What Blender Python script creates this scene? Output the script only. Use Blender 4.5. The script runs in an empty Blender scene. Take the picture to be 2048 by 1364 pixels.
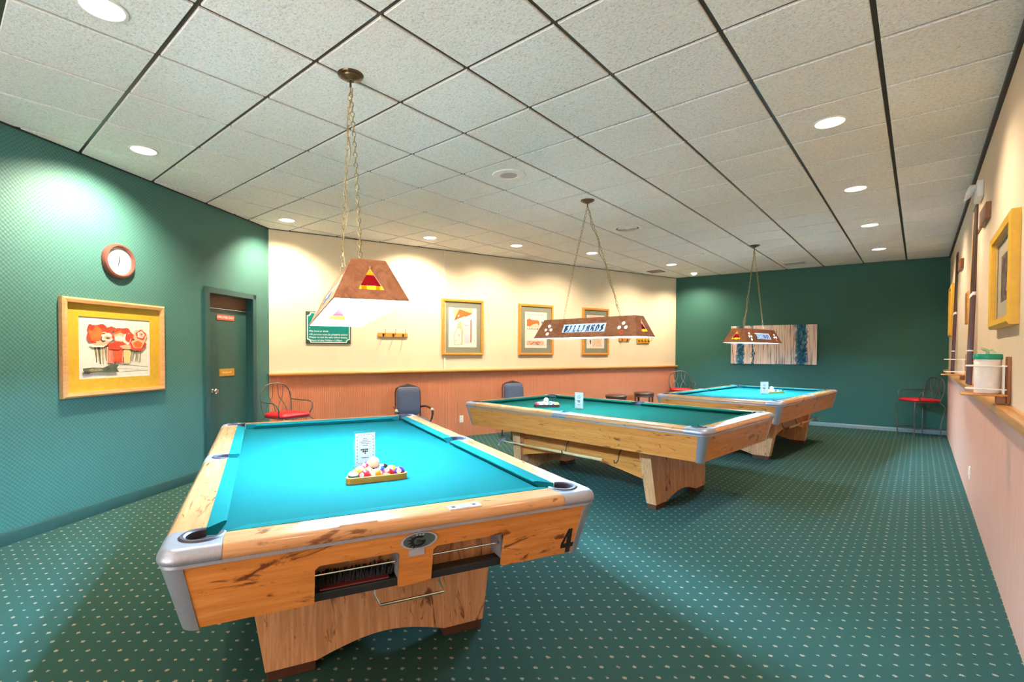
import bpy, bmesh, math, random
from mathutils import Vector, Matrix
S = bpy.context.scene
C = S.collection
PI = math.pi
random.seed(7)
# ------------------------------------------------------------------ camera, world, exposure
H = 3.0756            # ceiling height
EYE = 1.4325
cam_d = bpy.data.cameras.new('camera'); cam = bpy.data.objects.new('camera', cam_d); C.objects.link(cam)
def cam_matrix(yaw, pitch, roll):
    f = Vector((-math.sin(yaw)*math.cos(pitch), math.cos(yaw)*math.cos(pitch), math.sin(pitch)))
    r = Vector((math.cos(yaw), math.sin(yaw), 0)); u = r.cross(f)
    r2 = math.cos(roll)*r + math.sin(roll)*u; u2 = -math.sin(roll)*r + math.cos(roll)*u
    return Matrix((( r2.x, u2.x, -f.x, 0), (r2.y, u2.y, -f.y, 0), (r2.z, u2.z, -f.z, EYE), (0, 0, 0, 1)))
cam.matrix_world = cam_matrix(.7138, -.0191, .0027)
cam_d.sensor_width = 36; cam_d.sensor_fit = 'HORIZONTAL'
cam_d.lens = 984.84/2048*36
cam_d.shift_x = (1024-984.36)/2048; cam_d.shift_y = (720.667-682)/2048
cam_d.clip_start = .02
S.camera = cam
W = bpy.data.worlds.new('world'); S.world = W; W.use_nodes = True
_t = W.node_tree; _bg = _t.nodes['Background']; _tc = _t.nodes.new('ShaderNodeTexCoord'); _sx = _t.nodes.new('ShaderNodeSeparateXYZ'); _rp = _t.nodes.new('ShaderNodeValToRGB')
_t.links.new(_tc.outputs['Generated'], _sx.inputs[0]); _t.links.new(_sx.outputs[2], _rp.inputs[0]); _t.links.new(_rp.outputs[0], _bg.inputs[0])
_mp = _t.nodes.new('ShaderNodeMapRange'); _mp.inputs[1].default_value = -1; _mp.inputs[2].default_value = 1; _t.links.new(_sx.outputs[2], _mp.inputs[0]); _t.links.new(_mp.outputs[0], _rp.inputs[0])
_rp.color_ramp.elements[0].position = .40; _rp.color_ramp.elements[0].color = (1.0, .95, .90, 1)      # added ambient, brighter from below to lift the ceiling
_rp.color_ramp.elements[1].position = .56; _rp.color_ramp.elements[1].color = (.26, .23, .20, 1)
_bg.inputs[1].default_value = 10.0
S.view_settings.view_transform = 'Standard'; S.view_settings.look = 'None'
S.view_settings.exposure = 0.0; S.view_settings.gamma = 1; S.view_settings.use_curve_mapping = False
S.cycles.max_bounces = 8; S.cycles.diffuse_bounces = 5; S.cycles.glossy_bounces = 3
S.cycles.transmission_bounces = 4; S.cycles.transparent_max_bounces = 8
S.cycles.sample_clamp_indirect = 40; S.cycles.caustics_reflective = False; S.cycles.caustics_refractive = False
TUBE = {'near': 760, 'middle': 420, 'far': 700}       # tube emission of the three table lamps
TUBE_COL = (.39, .73, 1.0)
DOWN_COL = (1.0, .83, .60); DOWN_K = 2.8

# ------------------------------------------------------------------ materials
M = {}
class Nd:
    def __init__(s, name):
        s.m = bpy.data.materials.new(name); s.m.use_nodes = True; s.t = s.m.node_tree
        s.b = s.t.nodes['Principled BSDF']; M[name] = s.m
    def n(s, kind, **kw):
        x = s.t.nodes.new('ShaderNode'+kind)
        for k, v in kw.items():
            if k in x.inputs: x.inputs[k].default_value = v
            else: setattr(x, k, v)
        return x
    def l(s, a, b): s.t.links.new(a, b)
    def coord(s, scale=(1,1,1), loc=(0,0,0), rot=(0,0,0)):
        c = s.n('TexCoord'); mp = s.n('Mapping'); s.l(c.outputs['Object'], mp.inputs['Vector'])
        mp.inputs['Scale'].default_value = scale; mp.inputs['Location'].default_value = loc; mp.inputs['Rotation'].default_value = rot
        return mp.outputs[0]
    def noise(s, vec, scale=5, detail=3, rough=.5, dist=0):
        x = s.n('TexNoise'); s.l(vec, x.inputs['Vector'])
        x.inputs['Scale'].default_value = scale; x.inputs['Detail'].default_value = detail
        x.inputs['Roughness'].default_value = rough; x.inputs['Distortion'].default_value = dist
        return x.outputs['Fac']
    def ramp(s, fac, stops):
        r = s.n('ValToRGB'); s.l(fac, r.inputs[0]); e = r.color_ramp.elements
        while len(e) < len(stops): e.new(.5)
        for i, (p, c) in enumerate(stops): e[i].position = p; e[i].color = (*c, 1) if len(c) == 3 else c
        return r.outputs[0]
    def math(s, op, a, b=None, c=None):
        x = s.n('Math', operation=op)
        for i, v in enumerate((a, b, c)):
            if v is None: continue
            if isinstance(v, (int, float)): x.inputs[i].default_value = v
            else: s.l(v, x.inputs[i])
        return x.outputs[0]
    def mix(s, fac, a, b, mode='MIX'):
        x = s.n('Mix', data_type='RGBA', blend_type=mode)
        for i, v in ((0, fac), (6, a), (7, b)):
            if isinstance(v, (int, float)): x.inputs[i].default_value = v
            elif isinstance(v, tuple): x.inputs[i].default_value = (*v, 1)
            else: s.l(v, x.inputs[i])
        return x.outputs[2]
    def xyz(s, vec):
        x = s.n('SeparateXYZ'); s.l(vec, x.inputs[0]); return x.outputs
    def bump(s, h, strength=.3, dist=.01):
        x = s.n('Bump'); s.l(h, x.inputs['Height']); x.inputs['Strength'].default_value = strength; x.inputs['Distance'].default_value = dist
        s.l(x.outputs[0], s.b.inputs['Normal'])
    def col(s, c):
        if isinstance(c, tuple): s.b.inputs['Base Color'].default_value = (*c, 1)
        else: s.l(c, s.b.inputs['Base Color'])
    def p(s, rough=.5, metal=0, spec=.5, coat=0):
        s.b.inputs['Roughness'].default_value = rough; s.b.inputs['Metallic'].default_value = metal
        s.b.inputs['Specular IOR Level'].default_value = spec; s.b.inputs['Coat Weight'].default_value = coat
        s.b.inputs['Coat Roughness'].default_value = .12
def plain(name, c, rough=.5, metal=0, spec=.5, coat=0, var=.06, vs=30):
    s = Nd(name); f = s.noise(s.coord(), vs, 2)
    lo = tuple(max(0, x*(1-var)) for x in c); hi = tuple(min(1, x*(1+var)) for x in c)
    s.col(s.ramp(f, [(.3, lo), (.7, hi)])); s.p(rough, metal, spec, coat); return s.m
def glow(name, c, k):
    s = Nd(name); s.col(c); s.b.inputs['Emission Color'].default_value = (*c, 1); s.b.inputs['Emission Strength'].default_value = k; return s.m
def translucent(name, c, t=.75):
    s = Nd(name); s.p(.35); s.col(c)
    tr = s.n('BsdfTranslucent'); tr.inputs[0].default_value = (*c, 1)
    mx = s.n('MixShader'); mx.inputs[0].default_value = t
    s.l(s.b.outputs[0], mx.inputs[1]); s.l(tr.outputs[0], mx.inputs[2])
    s.l(mx.outputs[0], s.t.nodes['Material Output'].inputs[0]); return s.m
def clear(name, tint=(1,1,1), k=.93):
    s = Nd(name); s.p(.05); s.col((.9,.95,.95))
    tr = s.n('BsdfTransparent'); tr.inputs[0].default_value = (*tint, 1)
    gl = s.n('BsdfGlossy'); gl.inputs['Roughness'].default_value = .06
    fr = s.n('Value'); fr.outputs[0].default_value = 1-k
    mx = s.n('MixShader'); s.l(fr.outputs[0], mx.inputs[0])
    s.l(tr.outputs[0], mx.inputs[1]); s.l(gl.outputs[0], mx.inputs[2])
    s.l(mx.outputs[0], s.t.nodes['Material Output'].inputs[0]); return s.m
def wood(name, axis, base, light, dark, rough=.3, coat=.3, knots=True):
    s = Nd(name); ax = 'xyz'.index(axis)
    sc = [22, 22, 22]; sc[ax] = 1.3
    g = s.noise(s.coord(tuple(sc)), 1.6, 4, .6, .6)
    c = s.ramp(g, [(.25, tuple(x*.80 for x in base)), (.5, base), (.78, light)])
    sf = [160, 160, 160]; sf[ax] = 9
    fine = s.noise(s.coord(tuple(sf)), 1.0, 2)
    c = s.mix(s.ramp(fine, [(.50, (0,0,0)), (.72, (.30,.30,.30))]), c, tuple(x*.55 for x in base))
    if knots:
        kk = [16, 16, 16]; kk[ax] = 5
        k1 = s.noise(s.coord(tuple(kk), (3.1, 7.7, 1.3)), .62, 4, .62, 1.4)
        km = s.ramp(k1, [(.60, (0,0,0)), (.675, (.9,.9,.9))])
        c = s.mix(km, c, dark)
        k2 = s.noise(s.coord(tuple(q*1.6 for q in kk), (9.4, 2.2, 6.1)), .9, 3, .6, 1.8)
        c = s.mix(s.ramp(k2, [(.64, (0,0,0)), (.72, (.75,.75,.75))]), c, dark)
    s.col(c); s.p(rough, 0, .5, coat); return s.m
# shell
s = Nd('carpet')
v = s.coord(); x, y, z = s.xyz(v)
def lattice(ox, oy, r):
    fx = s.math('SUBTRACT', s.math('FRACT', s.math('ADD', s.math('DIVIDE', x, .112), ox)), .5)
    fy = s.math('SUBTRACT', s.math('FRACT', s.math('ADD', s.math('DIVIDE', y, .100), oy)), .5)
    fx = s.math('MULTIPLY', fx, .112); fy = s.math('MULTIPLY', fy, .100)
    d = s.math('SQRT', s.math('ADD', s.math('MULTIPLY', fx, fx), s.math('MULTIPLY', s.math('MULTIPLY', fy, fy), 1.5)))
    wob = s.math('MULTIPLY', s.math('SUBTRACT', s.noise(v, 190, 1), .5), .022)
    return s.math('LESS_THAN', s.math('ADD', d, wob), r)
d1 = lattice(.03, .55, .0100); d2 = lattice(.53, .05, .0072)
pile = s.noise(v, 420, 2); big = s.noise(v, 1.3, 3)
base = s.mix(pile, (.016,.060,.052), (.035,.097,.085))
base = s.mix(s.math('MULTIPLY', big, .35), base, (.048,.088,.066))
spk = s.ramp(s.noise(v, 330, 1), [(.38, (.10,.12,.08)), (.50, (.34,.28,.20)), (.66, (.54,.46,.36))])
c = s.mix(s.math('MAXIMUM', d1, d2), base, spk)
s.col(c); s.p(.95, 0, .12); s.bump(pile, .25, .004)
s = Nd('ceiling_tile')
v = s.coord(); f = s.noise(v, 75, 3, .7); f2 = s.noise(v, 190, 2); stain = s.noise(v, .9, 4)
c = s.ramp(f, [(.30, (.50,.48,.45)), (.42, (.74,.72,.69)), (.7, (.88,.865,.83))])
c = s.mix(s.ramp(stain, [(.45, (0,0,0)), (.8, (.25,.25,.25))]), c, (.72,.64,.52))
s.col(c); s.p(.9, 0, .2); s.bump(f, .6, .006)
plain('grid_bronze', (.055,.038,.028), .35, .3)
s = Nd('green_vinyl')
x, y, z = s.xyz(s.coord())
K = 2*PI/.034
pat = s.math('MULTIPLY', s.math('SINE', s.math('MULTIPLY', x, K)), s.math('SINE', s.math('MULTIPLY', z, K)))
c = s.mix(s.math('MULTIPLY_ADD', pat, .5, .5), (.040,.138,.122), (.074,.200,.178))
s.col(c); s.p(.55, 0, .35); s.bump(pat, .25, .004)
s = Nd('green_paint'); f = s.noise(s.coord(), 60, 3)
s.col(s.mix(f, (.024,.098,.078), (.036,.130,.104))); s.p(.6, 0, .3)
s = Nd('cream_plaster'); v = s.coord(); f = s.noise(v, 2.2, 5, .6); f2 = s.noise(v, 40, 3)
c = s.mix(f, (.66,.53,.36), (.80,.67,.49)); c = s.mix(s.math('MULTIPLY', f2, .3), c, (.86,.76,.58))
s.col(c); s.p(.7, 0, .25); s.bump(f2, .12, .004)
s = Nd('cream_plaster_right'); f = s.noise(s.coord((1,1,.35)), 3, 4)
s.col(s.mix(f, (.66,.50,.36), (.76,.60,.45))); s.p(.7, 0, .25)
s = Nd('salmon_rib'); v = s.coord(); f = s.noise(v, 180, 2); f2 = s.noise(v, 2, 3)
c = s.mix(f, (.46,.150,.068), (.70,.255,.130)); c = s.mix(s.math('MULTIPLY', f2, .3), c, (.58,.20,.11))
s.col(c); s.p(.9, 0, .15)
s = Nd('salmon_right'); f = s.noise(s.coord((4,4,.5)), 6, 4)
s.col(s.mix(f, (.56,.27,.185), (.66,.34,.25))); s.p(.9, 0, .15)
plain('base_green', (.022,.070,.062), .35, 0, .5)
plain('base_far', (.16,.24,.27), .28, 0, .6)
plain('black_trim', (.02,.018,.018), .5)
wood('rail_wood', 'x', (.60,.25,.055), (.72,.36,.10), (.30,.10,.03), .3, .3, False)
# table
LAM = ((.74,.255,.055), (.84,.37,.11), (.13,.028,.008))
wood('laminate_x', 'x', *LAM); wood('laminate_y', 'y', *LAM)
wood('laminate_leg', 'z', (.72,.34,.15), (.92,.52,.28), (.16,.05,.025), .4, .1)
RL = ((.64,.30,.125), (.74,.40,.20), (.20,.06,.02)); wood('rail_laminate_x', 'x', *RL, .22, .4); wood('rail_laminate_y', 'y', *RL, .22, .4)
plain('foot_wood', (.10,.035,.018), .5)
def cloth(name, lo, hi):
    s = Nd(name); f = s.noise(s.coord(), 500, 2); g = s.noise(s.coord(), 3, 3)
    c = s.mix(f, lo, hi); s.col(c); s.p(1.0, 0, .08); s.bump(f, .15, .002); return s.m
cloth('cloth_blue', (.001,.076,.076), (.004,.102,.100))
cloth('cushion_blue', (.002,.112,.112), (.008,.148,.146)); cloth('cushion_green', (.0,.060,.036), (.003,.078,.050))
cloth('cloth_green', (.0,.045,.028), (.002,.060,.040))
s = Nd('brushed_metal'); f = s.noise(s.coord((40,40,4)), 6, 2)
s.col(s.mix(f, (.36,.365,.44), (.50,.50,.58))); s.p(.40, .6, .5)
plain('pocket_black', (.018,.016,.020), .45)
plain('liner_dark', (.06,.045,.06), .4)
plain('tray_black', (.02,.02,.023), .4)
plain('chrome', (.75,.74,.72), .15, 1)
plain('grey_plate', (.30,.31,.36), .4, .2)
plain('white_plastic', (.80,.80,.82), .35)
plain('lavender', (.40,.40,.62), .4)
plain('ink_black', (.012,.012,.014), .5)
plain('emblem_grey', (.17,.21,.21), .3, .5)
plain('tape_grey', (.45,.43,.50), .6)
plain('rack_wood', (.60,.28,.02), .35, 0, .5, .2)
plain('rack_dark', (.055,.025,.025), .4)
plain('rack_olive', (.50,.44,.14), .4)
plain('paper_white', (.86,.85,.88), .6); plain('card_paper', (.74,.70,.72), .7)
clear('acrylic')
clear('picture_glass', k=.955)
# lamps
s = Nd('copper_laminate'); v = s.coord(); f = s.noise(v, 11, 5, .65, 1.2); g = s.noise(v, 34, 3)
c = s.ramp(f, [(.28, (.34,.11,.045)), (.5, (.62,.25,.12)), (.75, (.76,.38,.21))])
c = s.mix(s.math('MULTIPLY', g, .35), c, (.42,.14,.06)); s.col(c); s.p(.35, 0, .5, .2)
plain('shade_white', (.88,.88,.88), .6)
for k, e in TUBE.items(): glow('tube_'+k, TUBE_COL, e)
translucent('opal', (.80,.78,.82), .17); translucent('opal_uplight', (.95,.76,.66), .85)
translucent('glass_orange', (.80,.14,.01)); translucent('glass_red', (.14,.008,.012)); translucent('glass_amber', (1.0,.62,.05), .9)
plain('brass_old', (.42,.30,.13), .3, .9); plain('bronze', (.10,.065,.035), .3, .8)
plain('cord_gold', (.36,.26,.12), .6)
glow('downlight_lens', (1.0,.95,.86), 7.0)
plain('trim_white', (.78,.74,.70), .5); plain('grille_grey', (.42,.36,.36), .7); plain('vent_dark', (.03,.022,.018), .6)
plain('vent_white', (.70,.68,.66), .4); plain('vent_brown', (.24,.17,.11), .6)
# furniture and wall things
plain('red_vinyl', (.62,.012,.022), .35, 0, .5); plain('wire_iron', (.16,.14,.11), .4, .7); 
plain('blue_fabric', (.075,.085,.125), .9); plain('dark_frame', (.055,.022,.015), .35); plain('tan_cap', (.75,.60,.42), .5)
plain('stool_vinyl', (.075,.032,.022), .3, 0, .5); plain('stool_leg', (.09,.030,.018), .4)
wood('frame_oak', 'x', (.58,.30,.12), (.68,.38,.17), (.3,.12,.04), .45, .1, False)
wood('frame_orange', 'x', (.66,.27,.035), (.78,.37,.06), (.4,.12,.02), .4, .2, False)
plain('frame_gold', (.72,.40,.03), .4); plain('mat_mustard', (.70,.40,.02), .8); plain('mat_green', (.235,.245,.185), .8); plain('mat_tan', (.46,.38,.28), .8)
plain('print_paper', (.82,.76,.68), .8); plain('paper_pink', (.84,.70,.60), .8)
plain('art_red', (.74,.05,.02), .8, var=.25, vs=18); plain('art_orange', (.86,.15,.025), .8, var=.2, vs=20); plain('art_dark', (.09,.04,.04), .8); plain('art_green', (.10,.12,.08), .8, var=.3, vs=25)
plain('art_yellow', (.80,.62,.25), .8); plain('art_olive', (.34,.29,.16), .8, var=.3, vs=40); plain('art_peach', (.80,.46,.28), .8); plain('art_tan', (.72,.52,.36), .8, var=.2, vs=30)
plain('art_sage', (.50,.54,.40), .8); plain('art_grey', (.36,.30,.30), .8, var=.4, vs=40); plain('art_charcoal', (.13,.10,.09), .8, var=.6, vs=9); plain('art_lilac', (.70,.60,.66), .8)
plain('clock_rim', (.17,.06,.045), .3, .1); plain('clock_face', (.86,.82,.80), .4)
plain('sign_teal', (.0,.20,.175), .4); plain('sign_dark', (.02,.07,.04), .5); plain('sign_silver', (.66,.70,.68), .4)
plain('sign_red', (.58,.09,.05), .5); plain('brass_plate', (.62,.34,.06), .35, .4); plain('brass_hi', (.85,.60,.24), .3, .3)
plain('door_green', (.032,.095,.080), .35, 0, .5); plain('door_brown', (.19,.085,.045), .6); plain('jamb_green', (.022,.085,.085), .3)
plain('raceway', (.74,.66,.56), .5); plain('outlet_white', (.78,.66,.54), .5)
plain('cue_wine', (.085,.028,.045), .25, 0, .5, .3); plain('cue_dark', (.06,.028,.016), .25, 0, .5, .3); plain('cue_maple', (.62,.30,.09), .3, 0, .5, .3); plain('cue_pale', (.78,.55,.30), .35)
plain('bracket_wood', (.22,.085,.035), .45); plain('holder_wood', (.34,.11,.03), .4)
plain('wire_white', (.82,.80,.80), .4); plain('tub_white', (.80,.72,.70), .5); plain('tub_green', (.0,.30,.19), .4); plain('wipe_green', (.55,.62,.42), .8)
plain('bristle', (.022,.022,.025), .9, var=.5, vs=200); plain('brush_handle', (.16,.022,.02), .25, 0, .5, .4)
plain('lamp_head', (.70,.70,.72), .3); glow('lamp_glass', (.80,.86,.95), .35)
s = Nd('abstract_canvas')
v = s.coord(); x, y, z = s.xyz(v)
n1 = s.noise(s.coord((9,1,.55)), 2.2, 5, .6, .4); n2 = s.noise(s.coord((34,1,1.1), (2,0,5)), 1.2, 4, .6); n3 = s.noise(s.coord((5,5,2.2)), 4, 5, .7, .8)
c = s.ramp(n1, [(.28, (.40,.20,.17)), (.42, (.80,.54,.46)), (.55, (.88,.72,.62)), (.72, (.66,.58,.58))])
c = s.mix(s.ramp(n2, [(.53, (0,0,0)), (.63, (.9,.9,.9))]), c, (.11,.10,.12))
def band(cx, w):
    d = s.math('DIVIDE', s.math('ABSOLUTE', s.math('SUBTRACT', s.math('ADD', x, s.math('MULTIPLY', s.math('SUBTRACT', n3, .5), .22)), cx)), w)
    return s.math('SUBTRACT', 1.0, d)
bl = s.math('MAXIMUM', s.math('MAXIMUM', band(-.58, .10), band(.50, .14)), band(-.35, .03))
bm = s.ramp(s.math('MULTIPLY', bl, s.math('ADD', n3, .6)), [(.20, (0,0,0)), (.34, (.55,.55,.55)), (.55, (1,1,1))])
c = s.mix(bm, c, s.ramp(n3, [(.36, (.008,.045,.12)), (.52, (.02,.12,.20)), (.66, (.22,.34,.34))]))
s.col(c); s.p(.8, 0, .2)

# ------------------------------------------------------------------ mesh helpers
class MB:
    def __init__(s): s.v = []; s.f = []; s.m = []
    def add(s, vs, fs, m=0):
        o = len(s.v); s.v += [tuple(p) for p in vs]
        for f in fs: s.f.append(tuple(i+o for i in f)); s.m.append(m)
    def box(s, lo, hi, m=0):
        (a,b,c), (d,e,f) = lo, hi
        s.add([(a,b,c),(d,b,c),(d,e,c),(a,e,c),(a,b,f),(d,b,f),(d,e,f),(a,e,f)],
              [(0,3,2,1),(4,5,6,7),(0,1,5,4),(1,2,6,5),(2,3,7,6),(3,0,4,7)], m)
    def prism(s, poly, fr, d, m=0, cap=True):
        # poly: 2D points; fr: function (u,w,depth)->xyz ; extruded 0..d
        n = len(poly); vs = [fr(u, w, 0) for u, w in poly]+[fr(u, w, d) for u, w in poly]
        fs = [(i, (i+1) % n, n+(i+1) % n, n+i) for i in range(n)]
        if cap: fs += [tuple(reversed(range(n))), tuple(range(n, 2*n))]
        s.add(vs, fs, m)
    def tube(s, pts, r, n=8, closed=False, m=0, caps=True):
        pts = [Vector(p) for p in pts]; k = len(pts); rs = r if isinstance(r, (list, tuple)) else [r]*k
        rings = []; up = None
        for i, p in enumerate(pts):
            a = pts[(i-1) % k] if (closed or i > 0) else p; b = pts[(i+1) % k] if (closed or i < k-1) else p
            t = (b-a).normalized()
            if up is None: up = Vector((0,0,1)) if abs(t.z) < .9 else Vector((1,0,0))
            x = (up - t*up.dot(t)).normalized(); up = x; y = t.cross(x)
            rings.append([p+rs[i]*(math.cos(2*PI*j/n)*x+math.sin(2*PI*j/n)*y) for j in range(n)])
        vs = [q for ring in rings for q in ring]; fs = []
        for i in range(k if closed else k-1):
            for j in range(n):
                a = i*n+j; b = i*n+(j+1) % n; i2 = (i+1) % k
                fs.append((a, b, i2*n+(j+1) % n, i2*n+j))
        if not closed and caps: fs += [tuple(reversed(range(n))), tuple(range((k-1)*n, k*n))]
        s.add(vs, fs, m)
    def lathe(s, prof, n=32, c=(0,0,0), m=0, fr=None):
        vs = []; fs = []; k = len(prof)
        for r, h in prof:
            for j in range(n):
                a = 2*PI*j/n; p = (r*math.cos(a), r*math.sin(a), h)
                p = fr(*p) if fr else p
                vs.append((p[0]+c[0], p[1]+c[1], p[2]+c[2]))
        for i in range(k-1):
            for j in range(n): fs.append((i*n+j, i*n+(j+1) % n, (i+1)*n+(j+1) % n, (i+1)*n+j))
        if prof[0][0] > 1e-6: fs.append(tuple(reversed(range(n))))
        if prof[-1][0] > 1e-6: fs.append(tuple(range((k-1)*n, k*n)))
        s.add(vs, fs, m)
    def build(s, name, mats, parent=None, bevel=0, smooth=True, angle=35, seg=2, loc=None):
        me = bpy.data.meshes.new(name); me.from_pydata(s.v, [], s.f); 
        mats = mats if isinstance(mats, (list, tuple)) else [mats]
        for k in mats: me.materials.append(M[k] if isinstance(k, str) else k)
        me.polygons.foreach_set('material_index', s.m)
        bm = bmesh.new(); bm.from_mesh(me); bmesh.ops.remove_doubles(bm, verts=bm.verts, dist=1e-5)
        bmesh.ops.recalc_face_normals(bm, faces=bm.faces); bm.to_mesh(me); bm.free()
        if smooth:
            me.polygons.foreach_set('use_smooth', [True]*len(me.polygons)); me.set_sharp_from_angle(angle=math.radians(angle))
        me.update()
        o = bpy.data.objects.new(name, me); C.objects.link(o)
        if parent: o.parent = parent
        if loc: o.location = loc
        if bevel:
            b = o.modifiers.new('bevel', 'BEVEL'); b.width = bevel; b.segments = seg; b.limit_method = 'ANGLE'; b.angle_limit = math.radians(40)
            b.harden_normals = False
        return o
def thing(name, label, cat, loc=(0,0,0), rz=0, group=None, rot=None):
    o = bpy.data.objects.new(name, None); C.objects.link(o); o.empty_display_size = .1
    o.location = loc; o.rotation_euler = rot if rot else (0, 0, rz)
    o['label'] = label; o['category'] = cat
    if group: o['group'] = group
    return o
def tag(o, label, cat, group=None):
    o['label'] = label; o['category'] = cat
    if group: o['group'] = group
    return o
def struct(o): o['kind'] = 'structure'; return o
def dup(root, label, loc, rz, group=None, skip=()):
    r = root.copy(); C.objects.link(r); r.location = loc; r.rotation_euler = (0, 0, rz); r['label'] = label
    if group: r['group'] = group
    for ch in root.children:
        if ch.name.split('.')[0] in skip: continue
        c = ch.copy(); C.objects.link(c); c.parent = r
        for g in ch.children:
            d = g.copy(); C.objects.link(d); d.parent = c
    return r
def flat2d(kind, data, size=1, shear=0, depth=.001):
    """filled 2D shape (polygons with holes, or text) -> (verts, faces) in the XY plane"""
    if kind == 'text':
        cu = bpy.data.curves.new('t', 'FONT'); cu.body = data; cu.size = size; cu.shear = shear
        cu.align_x = 'CENTER'; cu.align_y = 'CENTER'; cu.resolution_u = 3
    else:
        cu = bpy.data.curves.new('t', 'CURVE'); cu.dimensions = '2D'; cu.fill_mode = 'BOTH'
        for poly in data:
            sp = cu.splines.new('POLY'); sp.points.add(len(poly)-1); sp.use_cyclic_u = True
            for p, (a, b) in zip(sp.points, poly): p.co = (a, b, 0, 1)
    cu.extrude = depth/2
    o = bpy.data.objects.new('t', cu); C.objects.link(o)
    dg = bpy.context.evaluated_depsgraph_get(); ev = o.evaluated_get(dg); me = ev.to_mesh()
    vs = [tuple(p.co) for p in me.vertices]; fs = [tuple(p.vertices) for p in me.polygons]
    ev.to_mesh_clear(); bpy.data.objects.remove(o); bpy.data.curves.remove(cu)
    return vs, fs
def put(mb, vf, fr, m=0):
    vs, fs = vf; mb.add([fr(*p) for p in vs], fs, m)
def arc(cx, cy, r, a0, a1, n=12): return [(cx+r*math.cos(math.radians(a0+(a1-a0)*i/n)), cy+r*math.sin(math.radians(a0+(a1-a0)*i/n))) for i in range(n+1)]
def circ(cx, cy, r, n=20): return arc(cx, cy, r, 0, 360-360/n, n-1)
def rect(a, b, c, d): return [(a,b),(c,b),(c,d),(a,d)]
def rrect(a, b, c, d, r, n=5): return arc(c-r,d-r,r,0,90,n)+arc(a+r,d-r,r,90,180,n)+arc(a+r,b+r,r,180,270,n)+arc(c-r,b+r,r,270,360,n)
wallfr = lambda off: (lambda u, w, d: (u, -off-d, w))       # on a wall thing: X right, Z up, -Y towards the room

# ------------------------------------------------------------------ room shell
LC = Vector((-6.6624, 3.0700)); CB = Vector((-4.1397, 11.0804)); BR = Vector((.3891, 11.5481)); YF = -3.0
dl = Vector((.51782, -.85549)); LEN_L = (YF-LC.y)/dl.y; LF = LC+dl*LEN_L
dc = (CB-LC).normalized(); LEN_C = (CB-LC).length
db = (BR-CB).normalized(); LEN_B = (BR-CB).length
ANG_L = math.atan2(-dl.y, -dl.x); ANG_C = math.atan2(dc.y, dc.x); ANG_B = math.atan2(db.y, db.x); ANG_R = -PI/2
def onL(s, z=0, off=0): n = Vector((-math.sin(ANG_L), math.cos(ANG_L))); p = LC+dl*s-n*off; return (p.x, p.y, z)
def onC(s, z=0, off=0): n = Vector((-math.sin(ANG_C), math.cos(ANG_C))); p = LC+dc*s-n*off; return (p.x, p.y, z)
def onB(s, z=0, off=0): n = Vector((-math.sin(ANG_B), math.cos(ANG_B))); p = CB+db*s-n*off; return (p.x, p.y, z)
XR = .3891
def onR(y, z=0, off=0): return (XR-off, y, z)
room = [LF, Vector((XR, YF)), BR, CB, LC]
mb = MB(); mb.add([(p.x, p.y, 0) for p in room]+[(p.x, p.y, -.05) for p in room], [(0,1,2,3,4), (9,8,7,6,5)]+[(i,(i+1)%5,5+(i+1)%5,5+i) for i in range(5)])
struct(mb.build('floor', 'carpet', smooth=False))
def clip(poly, region):
    out = poly
    n = len(region)
    for i in range(n):
        a, b = region[i], region[(i+1) % n]; e = b-a; inp, out = out, []
        if not inp: return []
        def side(p): return e.x*(p[1]-a.y)-e.y*(p[0]-a.x)
        for j in range(len(inp)):
            p, q = inp[j], inp[(j+1) % len(inp)]; sp, sq = side(p), side(q)
            if sp >= 0: out.append(p)
            if (sp >= 0) != (sq >= 0):
                t = sp/(sp-sq); out.append((p[0]+t*(q[0]-p[0]), p[1]+t*(q[1]-p[1])))
    return out
T = .6096; X0, Y0 = -.188, 3.3135
cen = sum(room, Vector((0,0)))/5
inner = [p+(cen-p).normalized()*.012 for p in room]
mb = MB()
mb.add([(p.x, p.y, H+.012) for p in room], [(0,1,2,3,4)], 1)
mb.add([(p.x, p.y, H+.06) for p in room], [(0,1,2,3,4)], 1)
g = .0122
for i in range(-14, 3):
    for j in range(-12, 16):
        x0, y0 = X0+i*T, Y0+j*T
        a = clip([(x0+g,y0+g),(x0+T-g,y0+g),(x0+T-g,y0+T-g),(x0+g,y0+T-g)], inner)
        if len(a) < 3: continue
        n = len(a); cx = sum(p[0] for p in a)/n; cy = sum(p[1] for p in a)/n
        b = [(p[0]+(cx-p[0])*.010, p[1]+(cy-p[1])*.010) for p in a]
        vs = [(p[0],p[1],H+.012) for p in a]+[(p[0],p[1],H+.003) for p in a]+[(p[0],p[1],H) for p in b]
        fs = [(k,(k+1)%n,n+(k+1)%n,n+k) for k in range(n)]+[(n+k,n+(k+1)%n,2*n+(k+1)%n,2*n+k) for k in range(n)]+[tuple(range(2*n,3*n))]
        mb.add(vs, fs, 0)
struct(mb.build('ceiling', ['ceiling_tile', 'grid_bronze'], smooth=False))
def wall_obj(name, mat, loc, ang, boxes):
    o = MB()
    for b in boxes: o.box(*b)
    ob = o.build(name, mat, smooth=False); ob.location = loc; ob.rotation_euler = (0,0,ang); return struct(ob)
HT = H+.04; TH = .14
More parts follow.
